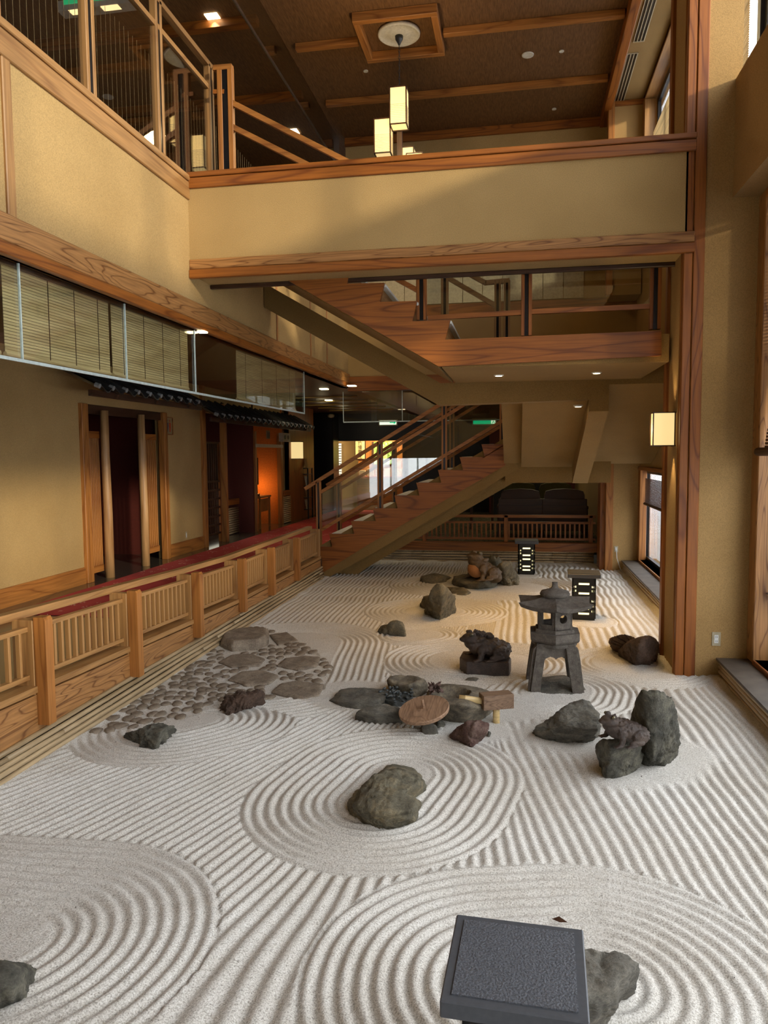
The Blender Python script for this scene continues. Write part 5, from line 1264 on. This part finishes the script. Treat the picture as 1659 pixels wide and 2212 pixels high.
# ---- magazine rack
rk = at(655, 1117, z=.35); rk_ = thing('magazine_rack', 'tall black magazine rack holding leaflets beside the far wall lamp', 'rack', (rk.x, rk.y, .35))
for a in (-.2, .2):
    for b_ in (-.2, .2): box(rk.x+a-.018, rk.x+a+.018, rk.y+b_-.018, rk.y+b_+.018, .35, 1.62).obj('leg', 'black', rk_)
for z in (.55, .85, 1.15, 1.45, 1.60): box(rk.x-.2, rk.x+.2, rk.y-.2, rk.y+.2, z, z+.02).obj('shelf', 'black', rk_)
rr = random.Random(3); cols = [plain('leaf_%s' % n, c, .6) for n, c in (('cream', (.6, .52, .35)), ('green', (.12, .2, .08)), ('white', (.6, .6, .58)), ('brown', (.3, .18, .1)))]
for z in (.57, .87, 1.17, 1.62):
    for k in range(4):
        x = rk.x-.14+k*.09; m_ = ('leaf_cream', 'leaf_green', 'leaf_white', 'leaf_brown')[(k+int(z*10)) % 4]
        tag(MB().prism([(x, rk.y-.15, z), (x+.02, rk.y-.15, z), (x-.03, rk.y-.12, z+.24), (x-.05, rk.y-.12, z+.24)], (0, .17, 0)).obj('leaflet', m_),
            {'leaf_cream': 'cream', 'leaf_green': 'green', 'leaf_white': 'white', 'leaf_brown': 'brown'}[m_]+' leaflet leaning in the black rack, '+{.57: 'bottom shelf', .87: 'second shelf', 1.17: 'third shelf', 1.62: 'top shelf'}[z], 'leaflet', 'leaflets in the magazine rack')
# far wall lamp
f0 = at(641, 973, x=XL+.12); s5 = thing('wall_sconce', 'lit paper box lamp far down the left wall', 'wall lamp', f0)
MB().bbox(XL+.02, XL+.24, f0.y-.14, f0.y+.14, f0.z-.2, f0.z+.2).obj('paper_shade', 'lamp_paper', s5)
for z in (-.21, .2): box(XL+.01, XL+.25, f0.y-.15, f0.y+.15, f0.z+z, f0.z+z+.015).obj('frame', 'dark_y', s5)
tag(MB().box(XL-.10, XL+.02, 17.3, 19.5, .35, ZL).obj('timber_panel', 'redwood_z'), 'reddish timber wall panel carrying the far wall lamp', 'panel', kind='structure')
# shoji window and counter seen past the rack
sj = thing('window_6', 'glowing shoji window at the far end of the lobby', 'window', (-7.4, 25.9, 1.0), kind='structure')
a, b_ = at(640, 1030, y=25.9), at(737, 957, y=25.9)
box(a.x-1.5, b_.x, 25.9, 25.93, a.z, b_.z).obj('paper', 'shoji_glow', sj)
for k in range(14): z = a.z+(b_.z-a.z)*k/13; box(a.x-1.5, b_.x, 25.86, 25.9, z-.012, z+.012).obj('glazing_bar', 'dark_x', sj)
for px in (636, 662, 690): x = at(px, 1000, y=25.88).x; box(x-.035, x+.035, 25.85, 25.9, a.z, b_.z).obj('stile', 'cedar_z', sj)
sc_ = at(670, 1085, y=24.5); ct = thing('shop_counter', 'honey wood counter at the far end of the lobby', 'counter', (sc_.x, 24.5, .35))
MB().bbox(sc_.x-.8, sc_.x+1.0, 24.3, 25.0, .35, 1.2).obj('body', 'cedar_x', ct); MB().bbox(sc_.x-.85, sc_.x+1.05, 24.25, 25.05, 1.2, 1.26).obj('top', 'cedar_x', ct)
box(sc_.x-.05, sc_.x+.35, 24.28, 24.31, .7, 1.1).obj('niche', 'black', ct)
for k in range(4): tag(MB().bbox(sc_.x-.25+k*.18, sc_.x-.13+k*.18, 24.4, 24.5, 1.26, 1.42).obj('gift_box', 'leaf_cream'), 'small cream gift box standing on the far counter', 'box', 'gift boxes on the far counter')
# calligraphy panel
a, b_ = at(769, 1017, y=24.38), at(788, 953, y=24.38)
cp = thing('calligraphy_board', 'cream board with bold brush characters on the orange shop wall', 'signboard', ((a.x+b_.x)/2, 24.38, (a.z+b_.z)/2))
plain('cream_board', (.78, .62, .30), .6)
MB().bbox(a.x-.03, b_.x+.03, 24.36, 24.40, at(780, 993+0, y=24.38).z, b_.z+.03).obj('frame', 'dark_z', cp)
box(a.x, b_.x, 24.34, 24.361, at(780, 991, y=24.38).z, b_.z).obj('board', 'cream_board', cp)
def text(s, loc, size, mat, parent, rot=(math.pi/2, 0, 0), ext=.002, name='lettering'):
    cu = bpy.data.curves.new(name, 'FONT'); cu.body = s; cu.size = size; cu.extrude = ext; cu.align_x = 'CENTER'; cu.align_y = 'CENTER'; cu.materials.append(MATS[mat])
    o = bpy.data.objects.new(name, cu); C.objects.link(o); dg = bpy.context.evaluated_depsgraph_get()
    me = bpy.data.meshes.new_from_object(o.evaluated_get(dg)); bpy.data.objects.remove(o); o = bpy.data.objects.new(name, me); C.objects.link(o); o.location = Vector(loc)-wloc(parent); o.rotation_euler = rot; o.parent = parent; return o
zt2, zb2 = b_.z, at(780, 991, y=24.38).z
for k, ch in enumerate('竹慢雲花'): text(ch, ((a.x+b_.x)/2, 24.335, zt2-(zt2-zb2)*(k+.5)/4), (zt2-zb2)/4*1.05, 'black', cp)
# shop goods and garden window at the far end
gw = thing('window_7', 'window onto green bamboo at the back of the shop', 'window', (at(840, 975, y=24.3).x, 24.3, 1.9), kind='structure')
a, b_ = at(806, 1003, y=24.3), at(849, 954, y=24.3); box(a.x, b_.x, 24.30, 24.33, a.z, b_.z).obj('view', 'garden_lit', gw) if 'garden_lit' in MATS else None
m, nt, bb2, o_ = newmat('garden_lit'); n1 = N(nt, 'ShaderNodeTexNoise', Scale=5.0, Detail=6.0, Distortion=1.5); nt.links.new(coords(nt, (2, 1, 1)), n1.inputs['Vector'])
cc = ramp(nt, n1.outputs[0], [(0.35, (0.03, 0.10, 0.01)), (0.5, (0.18, 0.36, 0.06)), (0.65, (0.75, 0.85, 0.40))]); nt.links.new(cc, bb2.inputs['Base Color']); nt.links.new(cc, bb2.inputs['Emission Color']); bb2.inputs['Emission Strength'].default_value = .6; MATS['garden_lit'] = m
box(a.x, b_.x, 24.30, 24.33, a.z, b_.z).obj('view', 'garden_lit', gw)
for x in (a.x, (a.x+b_.x)/2-.05, b_.x): box(x-.03, x+.03, 24.26, 24.30, a.z, b_.z).obj('stile', 'dark_z', gw)
plain('red_cloth', (.35, .03, .02), .9)
dt = thing('display_table', 'red clothed display table in front of the shop wall', 'table', (-4.3, 23.6, .35))
MB().bbox(-5.0, -3.3, 23.2, 24.0, 1.20, 1.26).obj('tabletop', 'red_cloth', dt); box(-5.0, -3.3, 23.25, 23.3, .35, 1.2).obj('front_panel', 'redwood_x', dt)
for k in range(6): tag(MB().bbox(-4.95+k*.27, -4.75+k*.27, 23.3, 23.4, 1.26, 1.45+.05*(k % 2)).obj('gift_box', 'leaf_cream'), 'cream gift box on the red display table', 'box', 'gift boxes on the display table')
light('shop_light', 'AREA', (-4.2, 23.2, 3.0), 170, (1, .75, .42), 1.2, target=(-4.2, 23.9, .5))
light('shop_light', 'AREA', (-6.8, 24.5, 3.0), 60, (1, .8, .5), 1.0, target=(-6.8, 24.6, 0))
# ---- emergency exit signs
def exit_sign(label, c, w, h, face, sc=1.0, text_='非常口', fac=-1):
    t = thing('exit_sign', label, 'exit sign', c)
    box(c.x-w/2, c.x+w/2, c.y, c.y+.08, c.z-h/2, c.z+h/2).obj('case', 'ivory', t)
    box(c.x-w/2+.03, c.x+w/2-.03, c.y-.006, c.y, c.z-h/2+.03, c.z+h/2-.03).obj('lit_face', face, t)
    return t
e = at(838, 913, y=20.0); t = exit_sign('pale green lit exit sign with an arrow under the lobby screen', e, .52, .17, 'sign_white')
MB().beam((e.x+.05, e.y-.01, e.z), (e.x+.2, e.y-.01, e.z), .01, .025).prism([(e.x+.16, e.y-.01, e.z+.045), (e.x+.22, e.y-.01, e.z), (e.x+.16, e.y-.01, e.z-.045)], (0, -.004, 0)).obj('arrow', 'sign_green', t)
e = at(1046, 911, y=18.0); t = exit_sign('bright green lit exit sign behind the stair rails', e, .58, .17, 'sign_green')
box(e.x+.16, e.x+.26, e.y-.01, e.y-.006, e.z-.05, e.z+.05).obj('pictogram_field', 'sign_white', t)
MB().beam((e.x+.19, e.y-.013, e.z-.04), (e.x+.22, e.y-.013, e.z+.02), .006, .016).beam((e.x+.22, e.y-.013, e.z+.0), (e.x+.25, e.y-.013, e.z-.04), .006, .014).obj('running_figure', 'sign_green', t)
e = at(190, 0, x=-5.2); t = thing('exit_sign', 'large green exit sign hanging above the balcony, upper left', 'exit sign', e)
a, b_ = at(125, 25, y=e.y), at(270, 0, y=e.y)
box(a.x, b_.x+.1, e.y, e.y+.16, a.z, a.z+.36).obj('case', 'white_paint', t); box(a.x+.08, b_.x+.02, e.y-.008, e.y, a.z+.07, a.z+.30).obj('lit_face', 'sign_green', t)
text('非常口', ((a.x+b_.x)/2+.12, e.y-.010, a.z+.16), .14, 'sign_white', t)
box(b_.x-.12, b_.x-.02, e.y-.012, e.y-.008, a.z+.08, a.z+.28).obj('pictogram_field', 'sign_white', t)
box(a.x+.14, a.x+.30, e.y-.004, e.y+.1, a.z-.004, a.z).obj('lamp_strip', 'lamp_warm', t); box((a.x+b_.x)/2+.12, b_.x-.1, e.y-.004, e.y+.1, a.z-.004, a.z).obj('lamp_strip', 'lamp_warm', t)

# ================================================================= LOUNGE
YR = YF+0.12
lr = thing('lounge_railing', 'dark reddish low railing with balusters in front of the lounge', 'railing', (0, YR, .35))
zr = lambda py: at(1100, py, y=YR).z
MB().bbox(-2.9, 1.36, YR-.035, YR+.035, zr(1118), zr(1112), .004).obj('handrail', 'redwood_x', lr)
MB().bbox(-2.9, 1.36, YR-.02, YR+.02, zr(1131), zr(1126), .003).obj('fence_rail', 'redwood_x', lr)
MB().bbox(-2.9, 1.36, YR-.02, YR+.02, zr(1166), zr(1161), .003).obj('fence_rail', 'redwood_x', lr)
me = MB().bbox(-.015, .015, -.012, .012, 0, zr(1131)-zr(1161), .002).mesh('baluster', 'redwood_z')
x = -2.85
while x < 1.3: piece('baluster', me, lr, (x, 0, zr(1161)-.35)); x += .082
for px in (917, 1093, 1276): xx = at(px, 1150, y=YR).x; MB().bbox(xx-.035, xx+.035, YR-.035, YR+.035, .30, zr(1112)-.005).obj('post', 'redwood_z', lr)
MB().bbox(XB+.02, 1.44, YF+.0, YF+.14, .20, .36, .004).obj('threshold', 'redwood_x', thing('lounge_threshold', 'reddish threshold board above the far bamboo edging', 'threshold', (0, YF, .2)))
def armchair(label, x, y, s, back_mat, front):
    t = thing('armchair', label, 'armchair', (x, y, .35)); w = .36*s
    p = MB(); pts = []
    for i in range(13):
        a = math.pi*i/12; pts.append((x-w+.0+(0 if 0 else 0), 0, 0))
    prof = [(-w, .42), (-w, .80), (-w*.93, .87), (-w*.6, .905), (0, .92), (w*.6, .905), (w*.93, .87), (w, .80), (w, .42)]
    MB().prism([(x+a, y-.42*front-.0, .35+b_) for a, b_ in prof], (0, .14, 0)).obj('backrest', back_mat, t)
    MB().bbox(x-w*1.12, x+w*1.12, y-.44*front-.02, y-.44*front+.10, .47, 1.08, .01).obj('back_panel', 'dark_x', t) if front > 0 else None
    MB().bbox(x-w, x+w, y-.35, y+.35, .62, .78, .03).obj('seat', back_mat, t)
    for k in (-1, 1):
        MB().bbox(x+k*w*1.1-.04, x+k*w*1.1+.04, y-.40, y+.38, .88, .94, .01).obj('armrest', 'dark_y', t)
        for yy in (-.38, .34): box(x+k*w*1.1-.03, x+k*w*1.1+.03, y+yy-.03, y+yy+.03, .35, .88).obj('leg', 'dark_z', t)
    return t
for i, (px, lab) in enumerate(((1124, 'dark backed armchair behind the lounge railing, left of the pair'), (1219, 'dark backed armchair behind the lounge railing, right of the pair'))):
    armchair(lab, at(px, 1100, y=14.6).x, 15.0, 1.03, 'brown_leather', 1)
for i, (px, lab) in enumerate(((1122, 'green leather armchair in the second lounge row, left'), (1202, 'green leather armchair in the second lounge row, right'))):
    armchair(lab, at(px, 1060, y=17.2).x, 17.2, 1.0, 'green_leather', -1)
tb = thing('low_table', 'low pale table between the lounge armchairs', 'table', (.55, 16.1, .35))
MB().bbox(-.1, 1.1, 15.8, 16.4, .80, .84).obj('tabletop', 'leaf_cream', tb)
for a in (-.05, 1.05): box(a-.03, a+.03, 15.85, 16.35, .35, .8).obj('leg', 'dark_z', tb)
ds = thing('reception_desk', 'dark desk with wavy top edge at the back of the lounge', 'desk', (.5, 19.3, .35))
MB().bbox(-.6, 1.2, 19.2, 19.6, .35, 1.25).obj('body', 'black', ds)
pts = [(-.6, 19.25, 1.25)]+[(-.6+.06*k, 19.25, 1.36+.05*math.sin(k*.75)) for k in range(31)]+[(1.2, 19.25, 1.25)]
MB().prism(pts, (0, .03, 0)).obj('wavy_board', 'cedar_x', ds)
text('竹', (at(1158, 1043, y=20.38).x, 20.38, at(1158, 1041, y=20.38).z), .30, 'white_paint', thing('wall_lettering', 'white brush character on the maroon lounge wall', 'lettering', (.4, 20.38, 1.2)))
gl = at(1135, 1040, y=19.4); tag(MB().lathe((gl.x, 19.4, 1.30), [(.05, 0), (.12, .05), (.14, .16), (.10, .28), (.05, .30)], 10).obj('glass_lamp', 'leaf_cream'), 'pale faceted glass lamp on the lounge desk', 'lamp')
tag(rock_mesh([[Vector((at(1180, 1045, y=19.4).x+a, 19.4+b_, 1.25+c)) for a in (-.15, .18) for b_ in (-.1, .1) for c in (0, .22)]], sub=3, sharp=4, nz=.02).obj('cushion', 'leaf_cream'), 'pale green cloth bundle behind the second row armchair', 'cushion')
bt = at(1200, 1044, y=19.4); tag(MB().lathe((bt.x, 19.4, 1.25), [(.04, 0), (.045, .12), (.03, .16), (.05, .17), (.05, .26), (.02, .27)], 10).obj('jar', 'cream_board'), 'small jar with yellow lid on the lounge desk', 'jar')
st2 = at(1072, 1095, y=16.0); sd_ = thing('side_table', 'small dark table with a lit dish left of the lounge chairs', 'table', (st2.x-.25, 16.0, .35))
MB().bbox(st2.x-.55, st2.x-.05, 15.8, 16.2, 1.06, 1.10).obj('tabletop', 'dark_x', sd_)
for a in (-.52, -.08): box(st2.x+a-.02, st2.x+a+.02, 15.82, 16.18, .35, 1.06).obj('leg', 'dark_z', sd_)
light('lounge_light', 'AREA', (.6, 18.0, 3.0), 16, (1, .85, .5), .8, target=(.6, 18.2, 0))
light('lounge_light', 'AREA', (.3, 15.0, 3.0), 5, (1, .8, .45), .4, target=(.3, 15.0, 0))

# ================================================================= CEILING FITTINGS
# pendant
pr = at(862, 72, z=ZC-.02); PXc, PYc = pr.x, pr.y
pn = thing('pendant_lamp', 'hanging cluster of paper box lamps on a black chain', 'pendant lamp', (PXc, PYc, ZC))
MB().lathe((PXc, PYc, ZC-.045), [(.10, -.012), (.13, -.01), (.15, 0), (.25, .0), (.265, -.012), (.28, 0), (.285, .03), (.2, .04)], 40).obj('ceiling_rose', 'white_paint', pn, True)
MB().lathe((PXc, PYc, ZC-.17), [(.012, 0), (.02, .02), (.05, .07), (.055, .12), (.03, .125)], 20).obj('canopy', 'black', pn, True)
def zp(py): return at(862, py, y=PYc).z
zt0 = zp(195)
nlk = int((ZC-.17-zt0)/.045)
lk = MB()
for k in range(nlk):
    z = ZC-.17-.045*(k+.5)
    pts = [Vector((PXc+(.010*math.cos(t) if k % 2 else 0), PYc+(0 if k % 2 else .010*math.cos(t)), z+.028*math.sin(t))) for t in [2*math.pi*i/8 for i in range(9)]]
    lk.tube(pts, .004, 4, False)
lk.obj('chain', 'black', pn)
MB().bbox(PXc-.035, PXc+.035, PYc-.035, PYc+.035, zp(346)-.6, zt0, .003).obj('stem', 'dark_z', pn)
MB().lathe((PXc, PYc, zt0-.0), [(.045, -.02), (.045, .02), (.02, .03)], 12).obj('collar', 'black', pn)
def lampbox(cx_, cy_, z0, z1, w, lab=None):
    o = MB().bbox(cx_-w/2, cx_+w/2, cy_-w/2, cy_+w/2, z0, z1, .002).obj('lamp_shade', 'lamp_paper', pn)
    f = MB()
    for a in (-1, 1):
        for b_ in (-1, 1): f.box(cx_+a*w/2-.008, cx_+a*w/2+.008, cy_+b_*w/2-.008, cy_+b_*w/2+.008, z0-.01, z1+.01)
        for z in (z0-.01, z1): f.box(cx_-w/2, cx_+w/2, cy_+a*w/2-.008, cy_+a*w/2+.008, z, z+.014); f.box(cx_+a*w/2-.008, cx_+a*w/2+.008, cy_-w/2, cy_+w/2, z, z+.014)
    f.obj('lamp_frame', 'dark_z', o)
    s_ = MB()
    for k in range(11): z = z0+.02+(z1-z0)*.48*k/10; s_.box(cx_-w/2-.004, cx_+w/2+.004, cy_-w/2-.004, cy_+w/2+.004, z, z+.007)
    s_.obj('lamp_louvres', 'paper', o)
w_ = .215
lampbox(PXc+.02, PYc-.16, zp(285), zp(209), w_)
lampbox(PXc-.21, PYc-.06, zp(337), zp(266), w_)
lampbox(PXc+.07, PYc+.18, zp(372), zp(315), w_)
lampbox(PXc+.22, PYc-.06, zp(410), zp(345), w_)
light('pendant_light', 'POINT', (PXc+.05, PYc-.9, zp(320)), 40, (1, .72, .36), .15)
# recessed fittings
def downlight(label, px, py, r, lit=True, grp=None):
    p = at(px, py, z=ZC-.004); t = thing('downlight', label, 'downlight', (p.x, p.y, ZC), grp)
    MB().lathe((p.x, p.y, ZC-.012), [(r*.78, .0), (r*.98, -.004), (r, .006), (r*.9, .012)], 28).obj('trim_ring', 'white_paint', t, True)
    MB().lathe((p.x, p.y, ZC-.010), [(r*.2, -.001), (r*.76, -.001), (r*.76, .002)], 24).obj('lens', 'ivory' if not lit else 'lamp_warm', t)
    return p
downlight('wide white downlight on the right of the ceiling', 1140, 118, .085, False)
downlight('small white ceiling disc right of the wide downlight', 1213, 110, .035, False)
downlight('small white ceiling disc below the square frame', 790, 153, .035, False)
downlight('small white ceiling disc near the far right cornice', 1197, 235, .035, False)
for (px, py, s_) in ((460, 38, .085), (632, 285, .10)):
    p = at(px, py, z=ZC-.01); t = thing('downlight', 'glowing square downlight behind the ceiling screen, '+('upper' if py < 100 else 'lower'), 'downlight', p)
    box(p.x-s_, p.x+s_, p.y-s_, p.y+s_, ZC-.012, ZC-.001).obj('lens', 'lamp_hot', t)
    light('down_light', 'SPOT', (p.x, p.y, ZC-.03), 30, (1, .8, .5), .06, target=(p.x, p.y, 0), spot_size=1.8, spot_blend=.6)
# slot diffusers on the right strip
for i, (a, b_) in enumerate((((1408, 0), (1378, 88)), ((1366, 115), (1337, 222)))):
    p, q = at(*a, z=ZC-.02), at(*b_, z=ZC-.02); x = (p.x+q.x)/2; y0 = p.y-(1.2 if i == 0 else 0)
    t = thing('slot_diffuser', 'long air slot in the ceiling strip, '+('nearer' if i == 0 else 'farther')+' one', 'air diffuser', (x, (y0+q.y)/2, ZC-.02))
    f = MB()
    for k in range(4): f.box(x-.075+k*.045, x-.062+k*.045, y0, q.y, ZC-.032, ZC-.018)
    f.box(x-.075, x+.073, y0-.015, y0, ZC-.032, ZC-.018); f.box(x-.075, x+.073, q.y, q.y+.015, ZC-.032, ZC-.018)
    f.obj('louvre', 'ivory', t); box(x-.07, x+.07, y0, q.y, ZC-.022, ZC-.0195).obj('dark_slot', 'black', t)
# lower ceiling lamps and striplights in the lobby
for k, (px, py) in enumerate(((437, 700), (760, 835), (700, 842), (710, 866))):
    p = at(px, py+(20 if k == 0 else 0), z=ZL-.02); t = thing('downlight', ('lit square downlight seen through the long hanging glass screen', 'lit square downlight seen above the right lobby exit sign', 'lit square downlight between the two hanging glass screens, nearer', 'lit square downlight between the two hanging glass screens, farther')[k], 'downlight', p)
    hl = .04 if k == 0 else .07; box(p.x-hl, p.x+hl, p.y-hl, p.y+hl, ZL-.015, ZL-.001).obj('lens', 'lamp_hot', t)
    if k: light('down_light', 'SPOT', (p.x, p.y, ZL-.03), 28, (1, .8, .5), .05, target=(p.x+.4, p.y-.5, 0), spot_size=2.0, spot_blend=.7)
for k in range(5):
    y = 15.2+k*1.15; t = thing('ceiling_louvre', 'rope like gilded strip across the low lobby ceiling', 'ceiling strip', (-4.6, y, ZL), 'gilded strips on the lobby ceiling')
    MB().tube([(-5.0+.25*i, y, ZL-.02+.004*(i % 2)) for i in range(8)], .016, 6).obj('strip', 'gilt', t) if 'gilt' in MATS else (plain('gilt', (.5, .36, .12), .4, .3), MB().tube([(-5.0+.25*i, y, ZL-.02+.004*(i % 2)) for i in range(8)], .016, 6).obj('strip', 'gilt', t))
    light('strip_light', 'POINT', (-4.6, y, ZL-.35), 2.0, (1, .8, .45), .1) if k % 2 == 0 else None
sec = at(715, 898, y=20.5); t = thing('security_camera', 'small dome camera on the black lobby lintel', 'camera', sec)
MB().lathe(sec, [(.02, -.06), (.09, -.04), (.10, .02), (.04, .05)], 14).obj('dome', 'ivory', t, True)

# ---- roll up bamboo shade at the tall right window and the far one
sh = thing('bamboo_blind', 'brown bamboo roll blind half lowered at the tall right window', 'blind', (XW+.03, 6.55, 1.95))
zrod = at(1612, 968, y=6.55).z; zs = 3.9; nsl = 70; mb = MB()
for k in range(nsl):
    u_ = k/nsl; z = zrod+(zs-zrod)*u_; x = XW+.02+.15*min(1, u_*2.2)**1.2; mb.box(x-.003, x+.003, 5.0, 6.60-.03*u_, z, z+(zs-zrod)/nsl*.72)
o = mb.obj('slats', 'blind_dark', sh); o['kind'] = 'stuff'
MB().tube([(XW-.02, 5.0, zrod-.03), (XW-.02, 6.63, zrod-.03)], .035, 12).obj('bottom_roll', 'blind_dark', sh, True)
for y in (5.9, 5.2): MB().beam((XW+.012, y, zrod), (XW+.165, y, zs), .006, .006).obj('cord', 'dark_z', sh)
s2 = thing('bamboo_blind', 'small dark bamboo blind in the low far window', 'blind', (XW+.02, 10, 1.2))
za, zb3 = at(1372, 1078, x=XW+.05).z, at(1372, 1028, x=XW+.05).z; mb = MB(); n = 26
for k in range(n): z = za+(zb3-za)*k/n; mb.box(XW+.045, XW+.053, 7.6, 12.55, z, z+(zb3-za)/n*.75)
o = mb.obj('slats', 'blind_dark', s2); o['kind'] = 'stuff'
MB().tube([(XW+.04, 7.6, za-.01), (XW+.04, 12.55, za-.01)], .022, 8).obj('bottom_roll', 'blind_dark', s2, True)
s6 = thing('bamboo_blind', 'light bamboo blind hanging in the upper far window', 'blind', (XW+.06, 10, 5.3))
za, zb3 = 5.25, 6.9; mb = MB(); n = 80
for k in range(n): z = za+(zb3-za)*k/n; mb.box(XW+.075, XW+.083, 7.6, 12.6, z, z+(zb3-za)/n*.45)
o = mb.obj('slats', 'blind_slat', s6); o['kind'] = 'stuff'
# opener arms on the upper window
for k, (px, py) in enumerate(((1412, 215), (1388, 285))):
    p = at(px, py, x=2.08); t = thing('window_opener', 'black hinged opener arm on the upper far window, '+('upper' if k == 0 else 'lower')+' one', 'window opener', p)
    MB().beam(p+Vector((0, 0, -.25)), p+Vector((0, .1, .3)), .05, .05).obj('arm', 'black_metal', t); MB().beam(p+Vector((-.06, 0, -.3)), p+Vector((-.02, .05, .2)), .03, .04).obj('stay', 'pale_metal', t)
# latch of the tall window
la = at(1648, 1277, x=2.10); t = thing('window_latch', 'pale metal window latch with a round knob at the right edge', 'latch', la)
kb = at(1641, 1272, x=2.04); V, Fc = ICO[3]; mb = MB(); mb.v = [Vector(v)*.022+kb for v in V]; mb.f = list(Fc); mb.obj('knob', 'white_plastic', t, True)
MB().beam(kb+Vector((0, 0, -.01)), kb+Vector((.06, -.5, -.01)), .02, .012).beam(kb+Vector((0.02, 0, -.04)), kb+Vector((.06, -.5, -.04)), .02, .012).obj('arm', 'steel', t)
# peeled plaster spot
# ================================================================= INDOOR LAMPS OVER THE GARDEN
wsp = at(1249, 866, y=YU2+.12)
for (x, y, z, e_, lab) in ((wsp.x, YU2+.12, 2.50, 90, 'tiny white spotlight under the beam of the upper landing'), (-.2, 8.1, 2.785, 80, 'small round lamp added in the landing soffit to warm the sand, left one'), (.8, 8.1, 2.785, 70, 'small round lamp added in the landing soffit to warm the sand, right one')):  # beam spotlight is real; the two soffit lamps are added to yellow the sand
    light('garden_light', 'SPOT', (x, y, z-.04), e_, (1, .60, .22), .06, target=(x-.3, y+.5, 0), spot_size=2.0, spot_blend=.9)
    t = thing('downlight', lab, 'downlight', (x, y, z)); MB().lathe((x, y, z-.02), [(.02, 0), (.05, 0), (.055, .02)], 16).obj('trim_ring', 'white_paint', t, True); MB().lathe((x, y, z-.023), [(.005, 0), (.035, 0), (.035, .003)], 16).obj('lens', 'lamp_hot', t)

# small dry leaf on the sand and dark specks among the grooves
lf = at(1208, 1989, z=0.012); mb = MB().add([lf+Vector(v) for v in ((-.03, .008, .0), (0, .012, .012), (.035, -.012, .004), (0, -.010, .0))], [(0, 1, 3), (1, 2, 3)])
tag(mb.obj('dry_leaf', 'dark_x'), 'tiny curled dry leaf on the sand behind the nearest lantern', 'leaf')
r = random.Random(12); mb = MB()
for _ in range(150):
    y = r.uniform(2.6, 10.5); x = r.uniform(-2.9, 1.6); s_ = r.uniform(.002, .0045)
    mb.add([(x-s_, y, .004), (x, y-s_, .006), (x+s_, y, .004), (x, y+s_, .006), (x, y, .004+s_*1.5)], [(0, 1, 4), (1, 2, 4), (2, 3, 4), (3, 0, 4)])
tag(mb.obj('grit', 'dark_x'), 'scattered dark specks of grit on the white sand', 'grit', kind='stuff')
